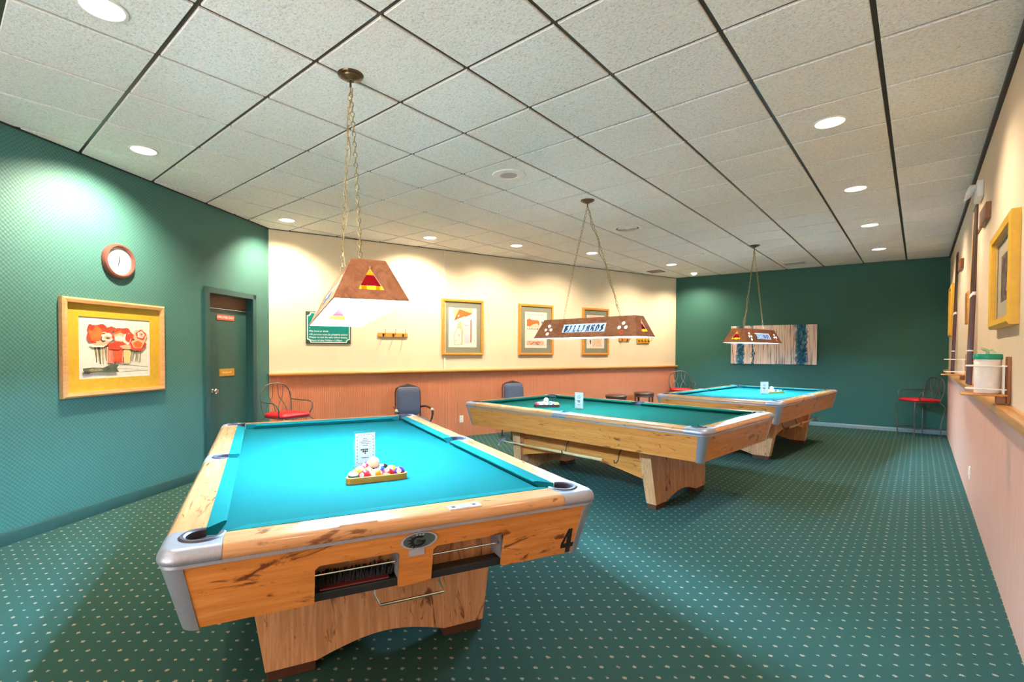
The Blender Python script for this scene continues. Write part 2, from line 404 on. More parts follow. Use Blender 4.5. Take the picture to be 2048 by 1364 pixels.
# left wall: local x runs from the camera side to the cream corner (x = -s)
D0, D1, DZ = .345, 1.125, 2.095          # door opening, s from the corner
wall_obj('wall_left', 'green_vinyl', (LC.x, LC.y, 0), ANG_L, [((-LEN_L,0,0),(-D1,TH,HT)), ((-D0,0,0),(.05,TH,HT)), ((-D1,0,DZ),(-D0,TH,HT))])
wall_obj('wall_back', 'cream_plaster', (LC.x, LC.y, 0), ANG_C, [((-.03,0,0),(LEN_C+.03,TH,HT))])
wall_obj('wall_far', 'green_paint', (CB.x, CB.y, 0), ANG_B, [((-.03,0,0),(LEN_B+.1,TH,HT))])
wall_obj('wall_right', 'cream_plaster_right', (XR, BR.y, 0), ANG_R, [((-.05,0,0),(BR.y-YF,TH,HT))])
def profile(name, mat, loc, ang, prof, x0, x1):
    o = MB(); n = len(prof)
    o.add([(x0, -d, z) for d, z in prof]+[(x1, -d, z) for d, z in prof], [(i,(i+1)%n,n+(i+1)%n,n+i) for i in range(n)]+[tuple(range(n)), tuple(range(2*n-1,n-1,-1))])
    ob = o.build(name, mat, angle=50); ob.location = loc; ob.rotation_euler = (0,0,ang); return struct(ob)
bb = [(0,0),(.014,0),(.014,.085),(.008,.098),(0,.100)]
profile('baseboard_left', 'base_green', (LC.x,LC.y,0), ANG_L, bb, -LEN_L, -D1-.075)
profile('baseboard_left_corner', 'base_green', (LC.x,LC.y,0), ANG_L, bb, -D0+.06, -.002)
profile('baseboard_far', 'base_far', (CB.x,CB.y,0), ANG_B, [(0,0),(.02,0),(.018,.045),(.010,.068),(0,.072)], .01, LEN_B-.01)
cr = [(0,1.078),(.050,1.078),(.062,1.088),(.064,1.112),(.056,1.122),(0,1.124)]
profile('trim_1', 'rail_wood', (LC.x,LC.y,0), ANG_C, cr, -.01, LEN_C+.0)
profile('trim_2', 'rail_wood', (XR,BR.y,0), ANG_R, [(0,1.085),(.055,1.085),(.066,1.092),(.068,1.128),(.060,1.138),(0,1.140)], 0, BR.y-YF)
for k, (loc, ang, x0, x1) in enumerate((((LC.x,LC.y,0), ANG_L, -LEN_L, 0), ((LC.x,LC.y,0), ANG_C, 0, LEN_C), ((CB.x,CB.y,0), ANG_B, 0, LEN_B), ((XR,BR.y,0), ANG_R, 0, BR.y-YF))):
    profile('trim_%d' % (k+3), 'black_trim' if k in (0,3) else 'grid_bronze', loc, ang, [(0,H-.006 if k not in (3,) else H-.035),(.022,H-.006 if k not in (3,) else H-.035),(.022,H+.010),(0,H+.010)], x0, x1)
def ribs(name, mat, loc, ang, x0, x1, z0, z1, pitch, depth):
    o = MB(); pts = []; n = int((x1-x0)/pitch)
    for i in range(n):
        for fx, fd in ((0,0),(.14,.65),(.32,1),(.58,1),(.76,.65),(.9,0)):
            pts.append((x0+(i+fx)*pitch, .004+fd*depth))
    pts.append((x1, .004))
    k = len(pts); vs = [(a, -d, z0) for a, d in pts]+[(a, -d, z1) for a, d in pts]
    o.add(vs, [(i, i+1, k+i+1, k+i) for i in range(k-1)])
    ob = o.build(name, mat, angle=60); ob.location = loc; ob.rotation_euler = (0,0,ang); return struct(ob)
ribs('trim_7', 'salmon_rib', (LC.x,LC.y,0), ANG_C, .005, LEN_C-.005, 0, 1.08, .0265, .007)
ribs('trim_8', 'salmon_right', (XR,BR.y,0), ANG_R, .005, BR.y-YF, 0, 1.087, .040, .0015)

# door (part of the setting)
dr = bpy.data.objects.new('door_1', None); C.objects.link(dr); dr.location = (LC.x, LC.y, 0); dr.rotation_euler = (0,0,ANG_L); struct(dr)
mb = MB()
for a, b in ((-D1-.062,-D1+.012),(-D0-.012,-D0+.052)): mb.box((a,-.022,0),(b,.0,DZ+.05))
mb.box((-D1-.062,-.022,DZ-.012),(-D0+.052,0,DZ+.05))
mb.box((-D1,0,0),(-D1+.012,TH,DZ)); mb.box((-D0-.012,0,0),(-D0,TH,DZ)); mb.box((-D1,0,DZ-.012),(-D0,TH,DZ))
mb.build('door_frame', 'jamb_green', dr, bevel=.004)
mb = MB(); mb.box((-D1+.013,.085,.01),(-D0-.013,.125,1.925)); leaf = mb.build('door_leaf', 'door_green', dr, bevel=.003)
mb = MB(); mb.box((-D1+.013,.080,1.93),(-D0-.013,.13,DZ-.013)); mb.build('transom_panel', 'door_brown', dr)
mb = MB(); mb.lathe([(0,.0),(.026,0),(.026,.006),(.012,.012),(.012,.03),(.027,.042),(.030,.056),(.022,.068),(0,.070)], 20, (-.965,.085,.955), 0, lambda a,b,h: (a,-h,b)); mb.build('door_handle', 'chrome', dr)
def door_sign(x0, x1, z0, z1, board, ink, lines, size):
    mb = MB(); mb.box((x0,.079,z0),(x1,.085,z1), 0)
    for k, tx in enumerate(lines):
        zc = z1-(z1-z0)*(k+.5)/len(lines)
        put(mb, flat2d('text', tx, size), lambda a,b,c,zc=zc: ((x0+x1)/2+a, .0785-c, zc+b), 1)
    return mb.build('door_sign', [board, ink], dr, smooth=False)
door_sign(-.885,-.585,1.795,1.858,'sign_red','paper_white',['EMPLOYEES ONLY'],.036)['label'] = 'small red sign with white lettering on the door'
sg = door_sign(-.845,-.590,1.120,1.208,'brass_plate','brass_hi',[],.04); sg['label'] = 'small brass sign plate at the middle of the door'
mb = MB()
for k in range(8): mb.box((-.800+k*.021,.0775,1.152+.002*(k % 2)),(-.786+k*.021,.0790,1.176-.003*(k % 3)))
mb.build('worn_lettering', 'brass_hi', sg, smooth=False)

# ------------------------------------------------------------------ pool tables
RX, RY = 1.45, .815
def rounded(outer, normals, inner, z_top, levels, zin):
    """outer path with a rounded outer edge, closed on the inside by inner path; levels: (inset, z)"""
    mb = MB(); n = len(outer); rings = []
    for ins, z in levels: rings.append([(p[0]-q[0]*ins, p[1]-q[1]*ins, z) for p, q in zip(outer, normals)])
    vs = [p for r in rings for p in r]; fs = []
    for k in range(len(rings)-1):
        for i in range(n-1): fs.append((k*n+i, k*n+i+1, (k+1)*n+i+1, (k+1)*n+i))
    base = len(vs); L = len(rings)-1
    vs += [(p[0], p[1], z_top) for p in inner]; m = len(inner)
    vs += [(p[0], p[1], zin) for p in inner]
    fs.append(tuple(range(L*n, L*n+n))+tuple(base+i for i in reversed(range(m))))
    for i in range(m-1): fs.append((base+i, base+i+1, base+m+i+1, base+m+i))
    fs.append(tuple(range(n))+tuple(base+m+i for i in reversed(range(m))))
    for e, b in ((0, base), (n-1, base+m-1)):
        fs.append(tuple(k*n+e for k in range(L+1))+(b, b+m))
    mb.add(vs, fs); return mb
LV = [(.008,.762),(.002,.768),(0,.778),(.002,.789),(.009,.800),(.019,.807),(.032,.810)]
ZT, ZIN = .810, .772
def make_table():
    t = thing('pool_table', 'nearest pool table, blue cloth, number 4 on its wooden front', 'pool table')
    # bed
    pts = []
    corner = arc(1.328,.698,.058,184.9,265.1,8)          # + + corner, inside arc
    top_r = corner; side_t = arc(0,.711,.055,199.1,340.9,10)
    P = [*side_t, *top_r]
    half = P + [(a,-b) for a, b in reversed(top_r)] + [(a,-b) for a, b in reversed(side_t)]
    left = [(-a,-b) for a, b in top_r]; 
    full = side_t + top_r + [(a,-b) for a,b in reversed(top_r)] + [(a,-b) for a,b in reversed(side_t)] + [(-a,-b) for a,b in top_r] + [(-a,b) for a,b in reversed(top_r)]
    mb = MB(); put(mb, flat2d('poly', [full], depth=.032), lambda a,b,c: (a,b,.756+c)); bed = mb.build('playing_surface', 'cloth_blue', t, smooth=False)
    # cushions
    prof = [(.058,.774),(.058,.8115),(.008,.8095),(.002,.807),(0,.802),(.003,.796),(.024,.774)]   # (behind the nose, z)
    def cushion(nose, dirn, out, n0, n1, b0, b1):
        mb = MB(); vs = []
        for e in (0, 1):
            for d, z in prof:
                f = d/.058; s0 = (n0+(b0-n0)*f) if e == 0 else (n1+(b1-n1)*f)
                vs.append((nose[0]+dirn[0]*s0+out[0]*d, nose[1]+dirn[1]*s0+out[1]*d, z))
        n = len(prof); fs = [(i,(i+1)%n,n+(i+1)%n,n+i) for i in range(n)]+[tuple(range(n)), tuple(range(2*n-1,n-1,-1))]
        mb.add(vs, fs); return mb.build('cushion', 'cushion_blue', t, smooth=False)
    for sy in (1,-1):
        for sx in (1,-1): cushion((0,.635*sy), (sx,0), (0,sy), .066, 1.184, .054, 1.265)
    for sx in (1,-1): cushion((1.265*sx,0), (0,1), (sx,0), -.554, .554, -.635, .635)
    # rails
    for sy in (1,-1):
        for sx in (1,-1):
            o = [(sx*.085,sy*RY),(sx*1.264,sy*RY)]; i = [(sx*.085,sy*.693),(sx*1.264,sy*.693)]
            rounded(o, [(0,sy)]*2, i, ZT, LV, ZIN).build('rail', 'rail_laminate_x', t)
    for sx in (1,-1):
        o = [(sx*RX,-.634),(sx*RX,.634)]; i = [(sx*1.323,-.634),(sx*1.323,.634)]
        rounded(o, [(sx,0)]*2, i, ZT, LV, ZIN).build('rail', 'rail_laminate_y', t)
    # castings and pockets
    rc = .065
    for sx in (1,-1):
        for sy in (1,-1):
            out = [(1.265,RY)]+[(RX-rc+rc*math.cos(a), RY-rc+rc*math.sin(a)) for a in [PI/2*(1-k/8) for k in range(9)]]+[(RX,.635)]
            nr = [(0,1)]+[(math.cos(a), math.sin(a)) for a in [PI/2*(1-k/8) for k in range(9)]]+[(1,0)]
            inn = [(1.265,.693)]+arc(1.328,.698,.058,184.9,-94.9,20)+[(1.323,.635)]
            fl = lambda L_: [(a*sx, b*sy) for a, b in L_]
            cap = rounded(fl(out), fl(nr), fl(inn), ZT+.001, [(a-.0015, z+.001 if z > .8 else z) for a, z in LV], ZIN-.03).build('corner_cap', 'brushed_metal', t)
            cap['label'] = 'brushed metal corner cap'
            mb = MB(); ring = arc(1.328,.698,.057,188,-98,22); vs = []
            for a, b in ring:
                dx, dy = a-1.328, b-.698; k = math.hypot(dx, dy); dx /= k; dy /= k
                vs += [(sx*(1.328+dx*q), sy*(.698+dy*q), z) for q, z in ((.048,.770),(.048,.812),(.054,.8165),(.064,.8165),(.070,.8115))]
            fs = [(5*i+j, 5*i+j+1, 5*i+5+j+1, 5*i+5+j) for i in range(len(ring)-1) for j in range(4)]
            mb.add(vs, fs); 
            pk = MB(); pk.lathe([(0,.665),(.040,.668),(.053,.69),(.0575,.79)], 24, (sx*1.328, sy*.698, 0))
            p = pk.build('pocket', 'pocket_black', t); mb.build('pocket_liner', 'liner_dark', p)
    for sy in (1,-1):
        o = [(-.084,sy*RY),(.084,sy*RY)]; i = [(-.084,sy*.693),(-.052,sy*.693)]+[(a, sy*b) for a, b in arc(0,.711,.055,199.1,-19.1,16)[1:-1]]+[(.052,sy*.693),(.084,sy*.693)]
        rounded(o, [(0,sy)]*2, i, ZT+.001, [(a-.0015, z+.001 if z > .8 else z) for a, z in LV], ZIN-.03).build('side_cap', 'brushed_metal', t)['label'] = 'metal plate at the side pocket'
        mb = MB(); ring = arc(0,.711,.052,203,-23,18); vs = []
        for a, b in ring:
            dx, dy = a, b-.711; k = math.hypot(dx, dy); dx /= k; dy /= k
            vs += [(dx*q, sy*(.711+dy*q), z) for q, z in ((.046,.770),(.046,.812),(.051,.816),(.060,.816),(.065,.8115))]
        mb.add(vs, [(5*i+j, 5*i+j+1, 5*i+5+j+1, 5*i+5+j) for i in range(len(ring)-1) for j in range(4)])
        pk = MB(); pk.lathe([(0,.665),(.036,.668),(.050,.69),(.0545,.79)], 24, (0, sy*.711, 0))
        p = pk.build('pocket', 'pocket_black', t); mb.build('pocket_liner', 'liner_dark', p)
    # trim strip under the rails
    mb = MB()
    path = []
    for qx, qy, a0 in ((1,1,90),(1,-1,0),(-1,-1,-90),(-1,1,-180)):
        path += [(qx*(RX-rc)+(rc-.006)*math.cos(math.radians(a0-90*k/6)), qy*(RY-rc)+(rc-.006)*math.sin(math.radians(a0-90*k/6))) for k in range(7)]
    n = len(path)
    vs = [(a,b,.7525) for a,b in path]+[(a,b,.7635) for a,b in path]+[(a*.97,b*.95,.7635) for a,b in path]+[(a*.97,b*.95,.7525) for a,b in path]
    mb.add(vs, [(k*n+i, k*n+(i+1)%n, ((k+1)%4)*n+(i+1)%n, ((k+1)%4)*n+i) for k in range(4) for i in range(n)])
    mb.build('rail_trim', 'brushed_metal', t)
    # apron: slanted panels between castings
    ZA, ZB, IA, IB = .753, .536, .012, .062
    def slant(axis, sgn):
        L = RX if axis == 'x' else RY; k = (ZA-ZB)
        def fr(u, w, d):     # u along, w = world z, d = inward
            o = L-(IB+(IA-IB)*(w-ZB)/k)-d
            return (sgn*o, u, w) if axis == 'x' else (u, sgn*o, w)
        return fr
    notch = [(-.358,ZB),(-.358,.666),(-.344,.680),(-.075,.680),(-.061,.666),(-.061,ZB),(.065,ZB),(.065,.666),(.079,.680),(.356,.680),(.370,.666),(.370,ZB)]
    for sx in (1,-1):
        fr = slant('x', sx); e0, e1 = RY-.062-.050, RY-.012-.062
        poly = [(-e0,ZB)]+(notch if sx > 0 else [])+[(e0,ZB),(e1,ZA),(-e1,ZA)]
        vf = flat2d('poly', [poly], depth=.02); mb = MB(); put(mb, vf, lambda a,b,c: fr(a,b,.01-c))
        mb.build('apron', 'laminate_y', t, smooth=False)
    for sy in (1,-1):
        fr = slant('y', sy); e0, e1 = RX-.062-.050, RX-.012-.062
        mb = MB(); mb.prism([(-e0,ZB),(e0,ZB),(e1,ZA),(-e1,ZA)], fr, .02); mb.build('apron', 'laminate_x', t, smooth=False)
    for sx in (1,-1):
        for sy in (1,-1):
            def ringp(ins, off, z):
                r = .050; cx, cy = RX-ins-r, RY-ins-r; R2 = r+off
                return [(sx*(RX-ins-(.051 if ins > .03 else .063)), sy*(cy+R2), z)]+[(sx*(cx+R2*math.cos(a)), sy*(cy+R2*math.sin(a)), z) for a in [PI/2*(1-k/8) for k in range(9)]]+[(sx*(cx+R2), sy*(RY-ins-(.051 if ins > .03 else .063)), z)]
            A_, B_, C_, D_ = ringp(IA-.001,.0015,ZA), ringp(IB-.001,.0015,ZB-.006), ringp(IB,-.02,ZB-.006), ringp(IA,-.02,ZA)
            n = len(A_); mb = MB(); mb.add(A_+B_+C_+D_, [(k*n+i,k*n+i+1,((k+1)%4)*n+i+1,((k+1)%4)*n+i) for k in range(4) for i in range(n-1)]+[(0,n,2*n,3*n),(n-1,2*n-1,3*n-1,4*n-1)])
            mb.build('corner_casting', 'brushed_metal', t)['label'] = 'brushed metal corner casting'
    mb = MB(); mb.box((-1.25,-.645,.61),(1.25,.645,.739)); mb.build('slate_frame', 'foot_wood', t, smooth=False)
    # ball box at the +x end
    mb = MB(); mb.box((1.262,-.42,.54),(1.275,.44,.738)); mb.build('ball_box_back', 'laminate_leg', t, smooth=False)
    mb = MB(); mb.box((1.270,-.41,.536),(1.360,.42,.544)); mb.box((1.346,-.41,.530),(1.364,.42,.560)); mb.build('ball_tray', 'tray_black', t, bevel=.003)
    for y in (-.057,.374): 
        mb = MB(); mb.box((1.276,y-.004,.562),(1.372,y+.004,.70)); mb.build('box_divider', 'grey_plate', t, smooth=False)
    for a, b in ((-.364,-.061),(.060,.374)):
        mb = MB(); mb.tube([(1.362,a,.624),(1.362,b,.624)], .004); mb.build('ball_rail', 'chrome', t)
    mb = MB(); mb.tube([(1.20,-.115,.545),(1.212,-.115,.44),(1.230,-.095,.400),(1.230,.175,.400),(1.212,.158,.44),(1.20,.158,.545)], .006); mb.build('pull_handle', 'chrome', t)
    # legs
    prof = [(-.60,.60),(-.512,.045),(-.30,.045)]+[(-.28+.56*k/12, .052+.052*math.sin(PI*k/12)) for k in range(13)]+[(.30,.045),(.512,.045),(.60,.60)]
    for sx in (1,-1):
        vf = flat2d('poly', [prof], depth=1.0); mb = MB()
        def lf(a, b, c):
            f = (.60-b)/.555; xo = .850+.030*f; xi = .735+.045*f
            return (sx*(xo if c > 0 else xi), a, b)
        put(mb, vf, lf); leg = mb.build('leg', 'laminate_leg', t, bevel=.003)
        for sy in (1,-1):
            mb = MB(); mb.box((sx*.788,sy*.305,0),(sx*.873,sy*.505,.046)); mb.build('foot', 'foot_wood', leg, bevel=.003)
    for sy in (1,-1):
        poly = [(-.765,.60),(-.765,.235)]+[(-.745+1.49*k/20, .24+.10*math.sin(PI*k/20)) for k in range(21)]+[(.765,.235),(.765,.60)]
        vf = flat2d('poly', [poly], depth=.03); mb = MB(); put(mb, vf, lambda a,b,c: (a, sy*.485+c, b)); mb.build('stretcher', 'laminate_x', t, smooth=False)
        for hx in (-.52, .10):
            mb = MB(); mb.tube([(hx,sy*.50,.50),(hx,sy*.55,.455),(hx,sy*.575,.385),(hx,sy*.602,.370),(hx,sy*.632,.372),(hx,sy*.640,.400)], .005, 6); mb.build('cue_hook', 'pocket_black', t)
    for ch in t.children:
        if ch.name.split('.')[0] != 'leg': ch.location.z = .015
    return t
tA = make_table()
A_LOC, A_ANG = Vector((-2.699, 1.767, 0)), -.4168
B_LOC, B_ANG = Vector((-2.5905, 4.894, 0)), -.0972
C_LOC, C_ANG = Vector((-1.906, 8.217, 0)), 1.4815
tA.location = A_LOC; tA['group'] = 'pool tables'; tA.rotation_euler = (0,0,A_ANG)
tB = dup(tA, 'middle pool table, green cloth, bridge stick hung under its side', B_LOC, B_ANG+PI, 'pool tables')
tC = dup(tA, 'farthest pool table, pale blue cloth, before the dark green wall', C_LOC, C_ANG, 'pool tables')
for ch in tB.children:
    if ch.name.split('.')[0] in ('playing_surface', 'cushion'):
        ch.material_slots[0].link = 'OBJECT'; ch.material_slots[0].material = M['cushion_green' if ch.name.startswith('cushion') else 'cloth_green']
# marks on the near table only
mb = MB()
fx = lambda u, w, d: (RX-(.062-.050*(w-.536)/.217)+.0006+d, u, w+.015)
put(mb, flat2d('poly', [circ(0,0,.5,40)], depth=.003), lambda a,b,c: fx(.006+a*.140, .716+b*.068, .001+c), 0)
put(mb, flat2d('poly', [circ(0,0,.5,40), circ(0,0,.44,40)], depth=.002), lambda a,b,c: fx(.006+a*.140, .716+b*.068, .003+c), 2)
G = arc(0,0,.5,40,330,26)+[(.5,.02),(.12,.02),(.12,-.10),(.30,-.10)]+list(reversed(arc(0,0,.30,50,325,22)))
put(mb, flat2d('poly', [G], depth=.002), lambda a,b,c: fx(.001+a*.058, .714+b*.044, .0035+c), 1)
for k in range(5):
    a = math.radians(135+k*26); put(mb, flat2d('poly', [[(.46*math.cos(a-.14),.46*math.sin(a-.14)),(.74*math.cos(a+.1),.74*math.sin(a+.1)),(.46*math.cos(a+.18),.46*math.sin(a+.18))]], depth=.002), lambda p,q,c: fx(.001+p*.058, .714+q*.044, .0035+c), 1)
for k in range(-1, 2): put(mb, flat2d('poly', [rect(.30*k-.08,.56,.30*k+.08,.72)], depth=.002), lambda p,q,c: fx(.007+p*.040, .714+q*.040, .0035+c), 2)
for k in range(3): put(mb, flat2d('poly', [rect(-.16,.10-k*.12,.14,.14-k*.12)], depth=.002), lambda p,q,c: fx(.003+p*.05, .713+q*.048, .0035+c), 1)
mb.build('emblem', ['emblem_grey', 'ink_black', 'tape_grey'], tA, smooth=False)['label'] = 'grey oval emblem plate with a dark curled letter'
mb = MB(); put(mb, flat2d('poly', [rect(-.030,-.013,.030,.013)], depth=.001), lambda a,b,c: fx(-.001+a, .668+b, .001+c)); mb.build('tape_patch', 'tape_grey', tA, smooth=False)
mb = MB(); put(mb, flat2d('poly', [[(-.10,-.5),(.18,-.5),(.18,-.28),(.36,-.28),(.36,-.10),(.18,-.10),(.18,.5),(-.06,.5),(-.42,-.10),(-.42,-.28),(-.10,-.28)], [(-.10,-.10),(-.26,-.10),(-.10,.22)]], depth=.001), lambda a,b,c: fx(.682+a*.083, .595+b*.112, .001+c))
mb.build('table_number', 'ink_black', tA, smooth=False)['label'] = 'large black number 4'
for yc, cols in ((-.212, 0), (.196, 1)):
    mb = MB(); mb.box((1.382,yc-.066,0.8235),(1.426,yc+.066,0.8275), 0); mb.box((1.382,yc-.020,0.8275),(1.426,yc+.020,0.8280), 1)
    for k in (-1, 1): mb.box((1.392,yc+k*.043-.017,0.8275),(1.398,yc+k*.043+.017,0.8281), 2); mb.box((1.400,yc+k*.043-.010,0.8275),(1.414,yc+k*.043+.004,0.8281), 3)
    mb.build('score_counter', ['white_plastic', 'lavender', 'emblem_grey', 'ink_black'], tA, smooth=False)
TL = {'A': (A_LOC, A_ANG), 'B': (B_LOC, B_ANG), 'C': (C_LOC, C_ANG)}
def tw(k, x, y, z):
    l, a = TL[k]; return (l.x+x*math.cos(a)-y*math.sin(a), l.y+x*math.sin(a)+y*math.cos(a), z)

# brush in the ball tray
br = thing('table_brush', 'table brush, black bristles, red-brown handle, in the front ball tray', 'brush', tw('A',1.318,-.212,.5595), A_ANG+PI/2)
mb = MB(); 
vs = []; fs = []
for k in range(15):
    x = -.125+.25*k/14; w = .010*(1-.35*(abs(k-7)/7)**3); z = .0
    vs += [(x,-.020,.004),(x,-.0235,.011),(x,-.020,.020),(x,w*.4,.024),(x,w,.016),(x,w,.004)]
n = 6
for k in range(14): fs += [(k*n+i,k*n+(i+1)%n,(k+1)*n+(i+1)%n,(k+1)*n+i) for i in range(n)]
fs += [tuple(range(n)), tuple(range(14*n,15*n))]
mb.add([(a*1.0,b-.010,c) for a,b,c in vs], fs); mb.build('brush_handle', 'brush_handle', br, bevel=.002)
mb = MB()
for i in range(46):
    for j in range(4):
        x = -.135+.27*i/45+random.uniform(-.003,.003); y = -.010+.010*j; 
        mb.tube([(x,y,.020),(x+random.uniform(-.010,.010),y+random.uniform(-.004,.006),.056+random.uniform(-.008,.012))], [.0040,.0026], 4)
o = mb.build('bristles', 'bristle', br)

# racks, balls, signs
BALLS = [('cue', 'cream cue', None, False), (1, 'yellow', (.80,.52,.02), False), (2, 'blue', (.02,.05,.42), False), (3, 'red', (.66,.02,.03), False), (4, 'purple', (.13,.03,.36), False),
         (5, 'orange', (.85,.26,.02), False), (6, 'green', (.01,.15,.09), False), (7, 'maroon', (.26,.02,.03), False), (8, 'black', (.012,.012,.014), False),
         (9, 'yellow-striped', (.80,.52,.02), True), (10, 'blue-striped', (.02,.05,.42), True), (11, 'red-striped', (.66,.02,.03), True), (12, 'purple-striped', (.13,.03,.36), True),
         (13, 'orange-striped', (.85,.26,.02), True), (14, 'green-striped', (.01,.10,.08), True), (15, 'maroon-striped', (.26,.02,.03), True)]
R = .0286
ball_mesh = {}
for num, nm, colr, stripe in BALLS:
    s = Nd('ball_%s' % num); x, y, z = s.xyz(s.coord())
    if colr is None: s.col(s.mix(s.noise(s.coord(), 40, 2), (.80,.68,.52), (.84,.74,.58)))
    else:
        w = (.82,.76,.64); c = colr
        spot = s.math('GREATER_THAN', s.math('ABSOLUTE', x), R*.90)
        if stripe: spot = s.math('MAXIMUM', spot, s.math('GREATER_THAN', s.math('ABSOLUTE', z), R*.52))
        s.col(s.mix(spot, c, w))
    s.p(.08, 0, .6)
    b = bmesh.new(); bmesh.ops.create_uvsphere(b, u_segments=28, v_segments=16, radius=R); me = bpy.data.meshes.new('ball'); b.to_mesh(me); b.free()
    me.polygons.foreach_set('use_smooth', [True]*len(me.polygons)); me.materials.append(s.m); ball_mesh[num] = me
num_mesh = {}
def number_mesh(num):
    if num in num_mesh: return num_mesh[num]
    mb = MB()
    for sgn in (1,-1):
        put(mb, flat2d('text', str(num), .013, depth=.0004), lambda a,b,c: (sgn*(math.sqrt(max(0,R*R-a*a-b*b))+.0002+c), sgn*a, b))
    o = mb.build('ball_number', 'ink_black', smooth=False); num_mesh[num] = o.data; bpy.data.objects.remove(o); return num_mesh[num]
def make_rack(key, place, base_ang, mat, label, order, where, rots, numbers):
    """place: world xy of the middle of the base side; base_ang: direction of the base side; apex lies to its left"""
    zb = .787
    u = Vector((math.cos(base_ang), math.sin(base_ang))); v = Vector((-u.y, u.x))
    t = thing('ball_rack', label, 'ball rack', (place[0], place[1], zb), base_ang, 'ball racks')
    def tri(inset):      # rounded triangle, base on x axis
        Rr = .030-inset if inset < .02 else .010
        side = .345; hh = side*math.sqrt(3)/2
        cx = [(-side/2+.052, .030), (side/2-.052, .030), (0, hh-.060)]
        pts = []
        for (a, b), a0 in zip(cx, (150, 270, 30)): pts += arc(a, b, .030-inset, a0, a0+120, 8)
        return pts
    mb = MB(); put(mb, flat2d('poly', [tri(0), tri(.011)], depth=.030), lambda a,b,c: (a,b,.0155+c)); mb.build('frame', mat, t, bevel=.002)
    k = 0
    nx = [0,1,2,3,4]
    rows = []
    for row in range(5):          # row 0 at the base: five balls
        n = 5-row
        for i in range(n): rows.append(((i-(n-1)/2)*2*R*1.004, .011+R+.002+row*R*math.sqrt(3)*1.004, R, row, i, n))
    place_names = {0: 'front row', 1: 'second row', 2: 'middle row', 3: 'fourth row', 4: 'apex'}
    for num, (x, y, z, row, i, n) in zip(order, rows):
        nm = dict((b[0], b[1]) for b in BALLS)[num]
        p = Vector(place)+u*x+v*y
        o = bpy.data.objects.new('pool_ball', ball_mesh[num]); C.objects.link(o); o.location = (p.x, p.y, zb+z)
        o.rotation_euler = rots.get(num, (random.uniform(-.9,.9), random.uniform(-.9,.9), random.uniform(0,6.28)))
        tag(o, '%s %spool ball, %s of the balls %s' % (nm, '' if 'striped' in nm else 'solid ', place_names[row], where), 'ball', 'pool balls '+where)
        if numbers:
            q = bpy.data.objects.new('ball_number', number_mesh(num)); C.objects.link(q); q.parent = o
    p = Vector(place)+v*(.011+R+.002+R*math.sqrt(3)*1.35)+u*R*.0
    o = bpy.data.objects.new('cue_ball', ball_mesh['cue']); C.objects.link(o); o.location = (p.x, p.y, zb+R*2.632)
    tag(o, 'cream cue ball resting on top of the balls '+where, 'ball', 'pool balls '+where)
def face(spot_az, tilt=0, roll=0):  # white spot (+x axis of the ball) turned to azimuth, raised by tilt
    return (roll, -tilt, spot_az)
A_base = A_ANG+PI/2
pA = tw('A', .770, -.002, 0)[:2]
rotsA = {14: (.25, 0, A_base+.1), 3: face(1.9, -.3), 13: (0, PI/2, A_base+.15), 11: face(-1.0, .9), 4: face(-.75, .45), 5: (.8,.4,1), 9: (.3,.5,2.5), 2: (.2,1.0,2), 1: face(-.9,.8), 15:(1.2,.3,.4), 12:(.5,.9,2.6)}
make_rack('A', pA, A_base, 'rack_wood', 'amber wooden triangle rack full of balls on the nearest table', [14,3,13,11,4, 5,9,2,1, 15,10,8, 7,6, 12], 'in the nearest rack', rotsA, True)
b_ang = math.radians(42)
make_rack('B', (-3.205, 4.665), b_ang, 'rack_dark', 'dark brown triangle rack full of balls on the middle table', [3,12,14,10,5, 9,13,6,11, 2,8,15, 7,4, 1], 'in the middle rack', {3: (0,1.2,0), 5: (0,1.2,0)}, False)
make_rack('C', (-1.640, 8.585), math.radians(52), 'rack_olive', 'pale olive triangle rack full of balls on the farthest table', [9,11,2,14,6, 1,3,15,10, 13,8,12, 5,7, 4], 'in the farthest rack', {}, False)
def table_sign(loc, ang, label):
    t = thing('table_sign', label, 'sign', (loc[0], loc[1], .7875), ang, 'upright table signs')
    mb = MB(); mb.prism([(-.062,0),(.062,0),(.064,.196),(-.064,.196)], lambda u,w,d: (u,-.0015+d,w+.003), .003); mb.box((-.068,-.040,0),(.068,.040,.003)); mb.build('acrylic_stand', 'acrylic', t, smooth=False)
    mb = MB(); f = wallfr(.0022)
    mb.prism(rect(-.055,.006,.055,.184), lambda u,w,d: (u,-.0016-d,w+.003), .0006, 0)
    def bit(poly, m): mb.prism([(a,b) for a,b in poly], lambda u,w,d: (u,-.0023-d,w+.003), .0002, m)
    for k in range(9):
        z = .020+k*.0175
        for sx in (-1,1): bit(rect(sx*.044-.0016, z, sx*.044+.0016, z+.007), 1 if k % 3 else 2)
    for k in range(6):
        x = -.037+k*.0135
        for z in (.014,.172): bit(rect(x,z,x+.006,z+.0025), 1)
    for k, w in enumerate((.022,.034,.058,.044,.028)): bit(rect(-w/2,.152-k*.0095,w/2,.1545-k*.0095), 3)
    bc = [4,1,6,1,5, 3,1,4,2, 1,6,3, 4,2, 5]; k = 0
    for row in range(3):
        n = 5-row*2 if row < 2 else 1
        n = (5,3,1)[row]
        for i in range(n):
            bit(circ((i-(n-1)/2)*.0105, .092-row*.0105, .0052, 10), bc[k]); k += 1
    bit(rect(-.020,.045,.020,.048), 3)
    mb.build('printed_card', ['card_paper','ink_black','sign_red','cue_wine','art_charcoal','art_yellow','art_charcoal'], t, smooth=False)
    return t
pa = tw('A', .412, .002, 0)
SA = table_sign(pa, A_ANG+PI/2+.04, 'clear acrylic sign with white card behind the balls on the nearest table')
